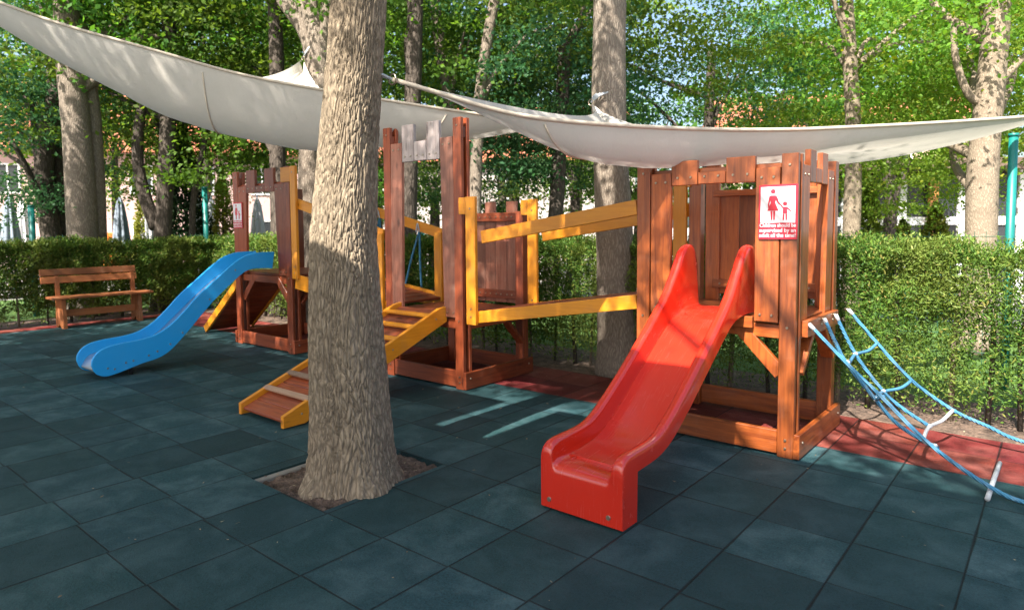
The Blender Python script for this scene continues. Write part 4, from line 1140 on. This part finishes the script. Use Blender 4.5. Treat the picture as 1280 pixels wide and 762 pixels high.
simple('dark straight trunk just left of the forked tree', [(350, 310), (347, 200), (346, 80), (342, -20)], 13, 22, BARKD, [('maple', 2, (310, 110), 14.5, .8), ('maple', 0, (330, -20), 14, .9)])
simple('dark trunk seen through the gate of the middle tower', [(509, 300), (511, 215), (516, 120), (520, -20)], 11.5, 25, BARKD, [('maple', 1, (500, 20), 13, .8)])
simple('slim leaning grey trunk above the middle tower', [(575, 330), (566, 160), (553, 80), (540, -30)], 13, 17, BARK2, [('maple', 2, (575, 70), 14, .75)])
simple('pale slender trunk just right of the middle tower', [(592, 330), (596, 190), (603, 90), (624, -30)], 12, 17, BARK2, [('blue', 0, (660, 90), 13.5, .85), ('blue', 2, (610, 215), 14, .55)])
simple('dark trunk with ivy left of the roped grey trunk', [(690, 320), (696, 250), (701, 160), (706, 60)], 13.5, 21, BARKD, [('blue', 1, (690, 150), 14, .6), ('maple', 2, (720, 10), 14.5, .9)])
simple('pale sunlit trunk just right of the right tower', [(1064, 300), (1067, 180), (1063, 90), (1056, -30)], 11, 21, BARKP,
       [('bright', 0, (1010, 40), 12, .8), ('bright', 1, (1120, 70), 12.5, .7)], group=G1)
simple('sturdy sunlit trunk at the far right with low spreading branches', [(1226, 300), (1229, 200), (1240, 90), (1250, -30)], 8.8, 37, BARKP,
       [('bright', 2, (1200, -30), 9.3, .75), ('bright', 0, (1150, 180), 11, .50), ('bright', 1, (1280, 90), 10, .55)],
       [([(1236, 130), (1212, 120), (1195, 75), (1192, 30)], 8.8, 11), ([(1242, 110), (1262, 90), (1290, 60)], 8.8, 11)], group=G1)
simple('dark leafy tree in the gap of sky above the right sail', [(880, 330), (884, 200), (890, 60)], 15, 14, BARKD, [('blue', 2, (958, 95), 15, .66), ('blue', 1, (762, 95), 15.5, .55)])
# farther trees closing the view
far = [(-60, 60, 24, 'far', 0, 1.2), (60, 90, 26, 'farbright', 1, 1.2), (140, 170, 27, 'farbright', 1, .8), (250, 30, 26, 'far', 2, 1.25), (345, 120, 24, 'far', 0, .9), (440, 60, 23, 'far', 1, 1.2),
       (470, 200, 25, 'far', 2, .75), (560, 20, 24, 'far', 0, 1.2), (640, 60, 22, 'far', 1, 1.0), (720, 120, 24, 'far', 2, .85), (800, 190, 21, 'far', 0, .7), (760, 20, 26, 'farbright', 0, .8),
       (960, 120, 19, 'far', 1, .8), (1060, 10, 22, 'farbright', 0, 1.1), (1180, 60, 20, 'farbright', 1, .9), (1110, 190, 17, 'farbright', 2, .55), (1300, 120, 18, 'farbright', 0, .9), (1230, -40, 24, 'farbright', 2, 1.2),
       (440, 232, 21, 'far', 1, .50), (540, 222, 20, 'far', 2, .46), (625, 222, 21, 'far', 0, .50), (715, 205, 19, 'far', 2, .48), (795, 235, 20, 'far', 1, .48), (905, 215, 20, 'far', 0, .55), (1010, 150, 22, 'farbright', 2, .7), (90, 235, 22, 'farbright', 0, .45)]
names = ['broad', 'pale leafed', 'yellowish', 'tall dark', 'low leafy', 'dense', 'low dense', 'high', 'spreading', 'ragged', 'dark spreading', 'sky edged', 'deep green', 'sunlit tall', 'sunlit spreading', 'low sunlit', 'bright right edge', 'tall bright',
         'small round, left of the middle tower, ', 'small round, seen in the gate of the middle tower, ', 'small round, above the rear panel of the middle tower, ', 'small round, over the yellow bridge rails, ', 'small round, left of the right tower, ', 'rounded, above the right tower opening, ', 'yellow green, under the orange roof, ', 'small yellowish, at the far left edge, ']
for i, (x, y, d, k, v, s) in enumerate(far):
    c = at(x, y, d)
    tree('tree', names[i].strip(' ')+' background tree beyond the hedge' + (' in front of the buildings' if i < 18 else ''), (c.x, c.y, 0), [([(c.x, c.y, -.2), (c.x+.1, c.y, c.z*.6), (c.x, c.y+.1, c.z)], .2, .1)],
         BARKD, [(k, v, tuple(c), s, i*1.7)], 'background trees', seg=8)
# unseen trees added so their crowns shade the playground from behind the photographer
for i, (x, y, z, s, v) in enumerate(((-9.5, -4.4, 7.4, 1.05, 0), (-14.5, -2.0, 7.6, 1.2, 1), (1.5, -2.4, 6.8, .8, 2))):
    tree('tree', ('added unseen shade tree left of the photographer', 'added unseen shade tree beyond the left end of the bench hedge', 'added unseen shade tree right of the photographer')[i], (x, y, 0),
         [([(x, y, -.1), (x+.1, y, 3), (x, y+.1, z)], .24, .12)], BARK2, [('maple', v, (x, y, z), s, i*2.1)] + ([('maple', 0, (-2.35, .25, 7.3), (.50, .42, .35), .4)] if i == 2 else []), 'added shade trees around the playground')  # extra crown on the last tree added to dapple the right tower

# ---- conifers
def cone_tree(label, base, h, r, mat, n, size, name='conifer', cat='conifer'):
    t = thing(name, label, cat, base)
    rg = np.random.default_rng(int(abs(base[0]*31+base[1]*17)))
    z = rg.uniform(.0, 1, n)**1.15; a = rg.uniform(0, 2*np.pi, n)
    rr = r*(1-z)**.75*np.minimum(1, .55+z*4)*(rg.uniform(.35, 1, n)**.5)*(1+.22*np.sin(a*3+z*9))
    P = np.stack([base[0]+rr*np.cos(a), base[1]+rr*np.sin(a), z*h], 1)
    d = np.stack([np.cos(a)*.7, np.sin(a)*.7, np.full(n, .9)], 1)
    V, Fq = leaf_quads(P, size, aspect=.38, dirs=d, rg=rg)
    nobj('foliage', V, Fq, mat, t)
    tube('trunk', BARKD, t, [(base[0], base[1], -.1), (base[0], base[1], h*.8)], [.08, .02], 8)
    return t
c = at(234, 300, 16); cone_tree('dark green cypress behind the hedge beside the Y shaped tree', (c.x, c.y, 0), 4.3, .75, CONIF, 6500, .15)
c = at(208, 300, 20); cone_tree('bright narrow column thuja left of the Y shaped trunk', (c.x, c.y, 0), 3.4, .5, YCON, 2500, .15)
c = at(180, 300, 21); cone_tree('bright narrow column thuja beside the orange bin', (c.x, c.y, 0), 3.2, .5, YCON, 2500, .15)
c = at(280, 300, 19); cone_tree('bright narrow column thuja framed by the left tower post', (c.x, c.y, 0), 3.4, .55, YCON, 2800, .15)
c = at(1168, 300, 12); cone_tree('small yellowish conifer bush in front of the pavilion windows', (c.x, c.y, 0), 2.05, .55, YCON, 3200, .12)
c = at(1085, 300, 12.5); cone_tree('yellowish conifer bush next to the pale sunlit trunk', (c.x, c.y, 0), 2.5, .5, YCON, 3200, .12)
c = at(1128, 300, 12.2); cone_tree('low yellow green bush between two conifers by the pavilion', (c.x, c.y, 0), 1.75, .5, YCON, 2400, .12)

# ---- clipped hedges of thuja
def hedge(label, x0, x1, y0, y1, h, n_fn, size_fn, face, seed, step):
    """face: '-y' or '+x' is the side towards the playground"""
    L = (x1-x0) if face == '-y' else (y1-y0)
    cx, cy = (x0+x1)/2, (y0+y1)/2
    t = thing('hedge', label, 'hedge', (cx, cy, 0))
    rg = np.random.default_rng(seed)
    Ps = []; Ds = []; Ss = []
    depth = (y1-y0) if face == '-y' else (x1-x0)
    nseg = int(L/.5)
    for i in range(nseg):
        s0 = i*L/nseg; s1 = (i+1)*L/nseg
        n = n_fn(s0 + (x0 if face == '-y' else y0))
        s = rg.uniform(s0, s1, n)
        z = h*rg.uniform(0, 1, n)**.78
        top = rg.uniform(0, 1, n) < .28
        dep = np.where(top, rg.uniform(0, 1, n)*depth, depth*rg.uniform(0, 1, n)**2.2*.8)
        z = np.where(top, h-.10*rg.uniform(0, 1, n)**2, z)
        wob = np.array([mnoise.noise(Vector((float(a)*1.9, float(b)*2.4, seed))) for a, b in zip(s, z)])
        wob2 = np.array([mnoise.noise(Vector((float(a)*6.0, float(b)*5.0, seed+9))) for a, b in zip(s, z)])
        keep = (wob*.9+wob2*.7 > -.42) | (rg.uniform(0, 1, n) < .25)
        keep &= (z > .5*rg.uniform(0, 1, n)*(1+wob2)) 
        dep = dep - .13*wob - .07*wob2
        z = z + np.where(top, .05*wob+.05*wob2+.06*rg.normal(size=n).clip(-1, 2.2), 0)
        s, z, dep, top = s[keep], z[keep], dep[keep], top[keep]
        if face == '-y':
            P = np.stack([x0+s, y0+dep, z], 1); D = np.stack([rg.normal(scale=.5, size=len(s)), np.full(len(s), -.7), np.full(len(s), .8)], 1)
        else:
            P = np.stack([x1-dep, y0+s, z], 1); D = np.stack([np.full(len(s), .7), rg.normal(scale=.5, size=len(s)), np.full(len(s), .8)], 1)
        D[top] *= np.array([.5, .5, 1.6])
        Ps.append(P); Ds.append(D); Ss.append(np.full(len(s), size_fn(s0+(x0 if face == '-y' else y0)))*rg.uniform(.6, 1.35, len(s)))
    P = np.concatenate(Ps); D = np.concatenate(Ds); S = np.concatenate(Ss)
    V, Fq = leaf_quads(P, S, aspect=.31, up=.1, dirs=D, rg=rg)
    nobj('foliage', V, Fq, THUJA, t)
    k = int(L/step)
    for i in range(k):
        s = (i+.5)*L/k+rg.uniform(-.08, .08)
        p = (x0+s, (y0+y1)/2-.12) if face == '-y' else ((x0+x1)/2+.12, y0+s)
        r = rg.uniform(.014, .032)
        tube('stem', BARKD if i % 3 else BARKP, t, [(p[0], p[1], -.04), (p[0]+rg.uniform(-.05, .05), p[1]+rg.uniform(-.04, .04), h*.5), (p[0]+rg.uniform(-.08, .08), p[1], h*.9)], [r, r*.8, r*.4], 7)
    return t
hedge('clipped green thuja hedge running behind the three towers', -13.6, 4.2, 6.58, 7.2, 1.47, lambda s: 15500 if s > -5 else (6200 if s > -9 else 3600), lambda s: .040 if s > -5 else .068, '-y', 3, .30)
hedge('clipped green thuja hedge running behind the bench', -14.55, -13.95, -5.5, 7.2, 1.42, lambda s: 10500 if s > 1 else 500, lambda s: .066 if s > 1 else .15, '+x', 8, .40)

# ------------------------------------------------------------------ wire fence with tall green posts
def fence(label, pts, tops, r=.05):
    t = thing('wire_fence', label, 'fence', pts[0])
    for p, z in zip(pts, tops):
        tube('post', GREENM, t, [(p[0], p[1], -.1), (p[0], p[1], z)], r, 14)
        tube('post_cap', GREENM, t, [(p[0], p[1], z), (p[0], p[1], z+.03)], r*1.15, 14)
    bm = bmesh.new()
    for p, q in zip(pts[:-1], pts[1:]):
        p = Vector((p[0], p[1], 0)); q = Vector((q[0], q[1], 0)); L = (q-p).length
        for z in np.arange(.15, 1.65, .2): add_tube(bm, [p+Vector((0, 0, z)), q+Vector((0, 0, z))], .0035, 4, False)
        k = int(L/.10)
        for i in range(1, k):
            a = p.lerp(q, i/k); add_tube(bm, [a+Vector((0, 0, .1)), a+Vector((0, 0, 1.6))], .0028, 4, False)
    obj('wire_mesh', bm, WIRE, t)
    return t
pR = at(1262, 300, 6.7); pM = at(869, 300, 7.6)
fence('green wire fence on tall round posts behind the towers', [(3.5, pR.y, 0), (pR.x, pR.y, 0), (pM.x, pM.y, 0), (-8.2, 7.5, 0), (-12.4, 7.5, 0)], [2.5, 2.55, 2.45, 1.7, 1.7], .04)
p1 = at(41, 300, 13.2); p2 = at(258, 300, 14.2)
fence('green wire fence with teal posts behind the bench hedge', [(p1.x, p1.y-4, 0), (p1.x, p1.y, 0), (p2.x, p2.y, 0)], [2.2, 2.15, 2.55], .055)

# ------------------------------------------------------------------ buildings and things beyond the hedge
PINKW = plain('pink_render', (.52, .36, .34), rough=.9, noise_amt=.1, scale=1)
WHITEW = plain('white_render', (.46, .41, .39), rough=.85, noise_amt=.05, scale=1)
ROOFT = plain('clay_roof_tile', (.42, .13, .075), rough=.85, noise_amt=.3, scale=5)
GLASSD = plain('dark_glass', (.03, .035, .04), rough=.12, noise_amt=.1)
FRAMEW = plain('white_frame', (.78, .78, .78), rough=.5, noise_amt=.03)
def building(label, c, width, depth, h, wall, roof_h, yaw, rows, cols, win=(.9, 1.3), name='building', roof=True, overhang=.5):
    t = thing(name, label, 'building', (c.x, c.y, 0)); t.rotation_euler = (0, 0, yaw)
    def loc(bm): return bm
    bm = bmesh.new(); add_box(bm, -width/2, width/2, 0, depth, -.2, h, 0); obj('wall', bm, wall, t, world=False)
    if roof:
        bm = bmesh.new(); o_ = overhang
        add_prism(bm, [(-o_, h-.05), (depth+o_, h-.05), (depth/2, h+roof_h)], 'x', -width/2-o_, width/2+o_)
        obj('roof', bm, ROOFT, t, world=False)
        # tile courses
    for r in range(rows):
        for k in range(cols):
            x = -width/2+width*(k+.5)/cols; z = h*(r+.5)/rows
            bm = bmesh.new()
            w2, h2 = win[0]/2, win[1]/2
            add_box(bm, x-w2-.08, x-w2, -.06, .02, z-h2-.08, z+h2+.08, 0); add_box(bm, x+w2, x+w2+.08, -.06, .02, z-h2-.08, z+h2+.08, 0)
            add_box(bm, x-w2, x+w2, -.06, .02, z+h2, z+h2+.08, 0); add_box(bm, x-w2, x+w2, -.06, .02, z-h2-.08, z-h2, 0); add_box(bm, x-.03, x+.03, -.05, .02, z-h2, z+h2, 0)
            f = obj('window', bm, FRAMEW, t, world=False)
            bm = bmesh.new(); add_box(bm, x-w2, x+w2, -.02, .012, z-h2, z+h2, 0)
            obj('pane', bm, GLASSD, f, world=False)
    return t
c = at(180, 300, 34); building('pink rendered building with a red tiled roof behind the left trees', c, 26, 8, 5.6, PINKW, 4.0, YAW+.30, 2, 9)
c = at(600, 300, 36); building('white rendered building with a red roof seen behind the middle tower', c, 17, 8, 5.2, WHITEW, 3.6, YAW+.05, 2, 6)
c = at(1060, 300, 34); building('ochre house with an orange roof high behind the right tower', c, 12, 8, 6.4, plain('ochre_render', (.50, .38, .26), rough=.9, scale=1), 2.6, YAW-.15, 3, 5)
# glazed pavilion on the right
def pavilion():
    a = at(1200, 300, 18)
    t = thing('pavilion', 'low glazed pavilion with white frames at the far right', 'building', (a.x, a.y, 0)); t.rotation_euler = (0, 0, YAW-.12)
    W = 9.0; h = 3.1
    bm = bmesh.new(); add_box(bm, -W/2, W/2, .12, 4, -.2, h, 0); obj('interior', bm, plain('dark_interior', (.045, .035, .03), rough=.8), t, world=False)
    bm = bmesh.new(); add_box(bm, -W/2-.3, W/2+.3, -.6, 4.4, h, h+.28, 0); obj('roof', bm, plain('brown_roof', (.12, .08, .06), rough=.8), t, world=False)
    for i in range(7):
        x = -W/2+W*i/6
        bm = bmesh.new(); add_box(bm, x-.09, x+.09, -.06, .1, -.2, h, .01); obj('column', bm, FRAMEW, t, world=False)
    for z in (.9, 1.75):
        bm = bmesh.new(); add_box(bm, -W/2, W/2, -.03, .08, z-.11, z+.11, 0); obj('rail', bm, FRAMEW, t, world=False)
    for i in range(6):
        x = -W/2+W*(i+.5)/6
        bm = bmesh.new(); add_box(bm, x-W/12+.1, x+W/12-.1, .02, .05, .02, h-.1, 0); obj('pane', bm, GLASSD, t, world=False)
    bm = bmesh.new(); add_box(bm, -.9, -.68, -.22, -.07, -.2, h, .01); obj('door_post', bm, plain('orange_timber', (.5, .2, .06)), t, world=False)
pavilion()

PARF = plain('parasol_cloth', (.66, .66, .70), rough=.85, noise_amt=.08, scale=6)
PARG = plain('grey_parasol_cloth', (.20, .24, .30), rough=.85, noise_amt=.08, scale=6)
def parasol(label, px, py_top, depth, mat, h=2.6):
    p = at(px, 300, depth)
    t = thing('parasol', label, 'parasol', (p.x, p.y, 0), 'closed patio parasols')
    tube('pole', STEELB, t, [(p.x, p.y, -.15), (p.x, p.y, h+.08)], .022, 8)
    box('base', BLACKM, t, p.x-.3, p.x+.3, p.y-.3, p.y+.3, -.16, -.09)
    bm = bmesh.new(); rows = []
    for z, r in ((h, .03), (h-.2, .09), (h-.7, .15), (h-1.2, .19), (h-1.55, .24), (h-1.62, .20)):
        ring = []
        for k in range(32):
            a = 2*math.pi*k/32; rr = r*(1+.28*math.cos(8*a))
            ring.append(bm.verts.new((p.x+rr*math.cos(a), p.y+rr*math.sin(a), z)))
        rows.append(ring)
    for a, b in zip(rows[:-1], rows[1:]):
        for k in range(32): bm.faces.new((a[k], a[(k+1) % 32], b[(k+1) % 32], b[k]))
    bm.faces.new(rows[0]); bm.faces.new(rows[-1])
    bmesh.ops.recalc_face_normals(bm, faces=bm.faces)
    obj('canopy', bm, mat, t, smooth=True)
parasol('grey closed parasol at the far left edge beyond the hedge', 14, 0, 18, PARG)
parasol('white closed parasol beside the left green post', 30, 0, 20, PARF)
parasol('dark closed parasol beside the orange bin', 152, 0, 19, PARG)
parasol('white closed parasol half hidden behind the Y shaped trunk', 186, 0, 21, PARF)
parasol('white closed parasol just left of the tall green post', 249, 0, 19, PARF)
parasol('white closed parasol just right of the tall green post', 266, 0, 20, PARF)
parasol('white closed parasol framed in the opening of the left tower', 323, 0, 20, PARF)

def bin_():
    p = at(144, 300, 20)
    t = thing('litter_bin', 'orange litter bin beyond the hedge under the dark parasol', 'bin', (p.x, p.y, 0))
    m = plain('orange_plastic', (.75, .18, .02), rough=.5)
    bm = bmesh.new(); add_prism(bm, [(-.24, 0), (.24, 0), (.28, .95), (-.28, .95)], 'y', -.24, .24, .03); obj('body', bm, m, t, world=False)
    bm = bmesh.new(); add_prism(bm, [(-.30, .96), (.30, .96), (.28, 1.12), (.12, 1.28), (-.12, 1.28), (-.28, 1.12)], 'y', -.27, .27, .02); obj('hood', bm, m, t, world=False)
    t.location.z = .32; t.rotation_euler = (0, 0, YAW)
    bm = bmesh.new(); add_box(bm, -.05, .05, -.05, .05, -.4, .0, 0); obj('stand', bm, BLACKM, t, world=False)
bin_()

def car():
    p = at(134, 300, 24)
    t = thing('parked_car', 'dark parked car roof showing over the hedge by the big trunk', 'car', (p.x, p.y, -.1)); t.rotation_euler = (0, 0, YAW+.2)
    m = plain('dark_car_paint', (.02, .022, .03), rough=.2, coat=.6)
    low = [(-2.1, .35), (2.1, .35), (2.15, .6), (2.05, .85), (1.2, .95), (-1.9, .98), (-2.12, .8)]
    bm = bmesh.new(); add_prism(bm, low, 'y', -.85, .85, .05); obj('body', bm, m, t, world=False)
    cab = [(1.15, .96), (.55, 1.42), (-.2, 1.50), (-1.1, 1.44), (-1.85, .97)]
    bm = bmesh.new(); add_prism(bm, cab, 'y', -.72, .72, .05); obj('roof', bm, m, t, world=False)
    for s in (-1, 1):
        bm = bmesh.new(); add_prism(bm, [(.95, 1.0), (.5, 1.36), (-.2, 1.42), (-1.0, 1.37), (-1.5, 1.0)], 'y', s*.725-.004, s*.725+.004); obj('window', bm, GLASSD, t, world=False)
    for x in (-1.35, 1.3):
        for s in (-1, 1):
            bm = bmesh.new(); add_tube(bm, [(x, s*.68, .32), (x, s*.88, .32)], .32, 20); obj('wheel', bm, BLACKM, t, world=False)
car()

# ------------------------------------------------------------------ small litter on the tiles
rg = np.random.default_rng(5)
n = 260
P = np.stack([rg.uniform(-9, 1.5, n), rg.uniform(.8, 6.2, n), rg.uniform(.004, .010, n)], 1)
nb = 160
Pb = np.stack([rg.uniform(-13, 4, nb), 6.28+rg.exponential(.10, nb), np.full(nb, .004)], 1)
npit = 150
Pp = np.stack([rg.uniform(px0+.1, px1-.03, npit), rg.uniform(py0+.03, py1-.03, npit), rg.uniform(.0, .02, npit)], 1)
keep = ~((P[:, 0] > px0) & (P[:, 0] < px1) & (P[:, 1] > py0) & (P[:, 1] < py1))
P = np.concatenate([P[keep], Pb, Pp])
V, Fq = leaf_quads(P, rg.uniform(.008, .034, len(P)), aspect=.4, up=2.5, rg=rg)
V[:, 2] = np.maximum(V[:, 2], .003)
o = nobj('leaf_litter', V, Fq, leafmat('dry_litter', (.12, .07, .03), (.42, .34, .22), trans=.1, rough=.8), None)
o['kind'] = 'stuff'
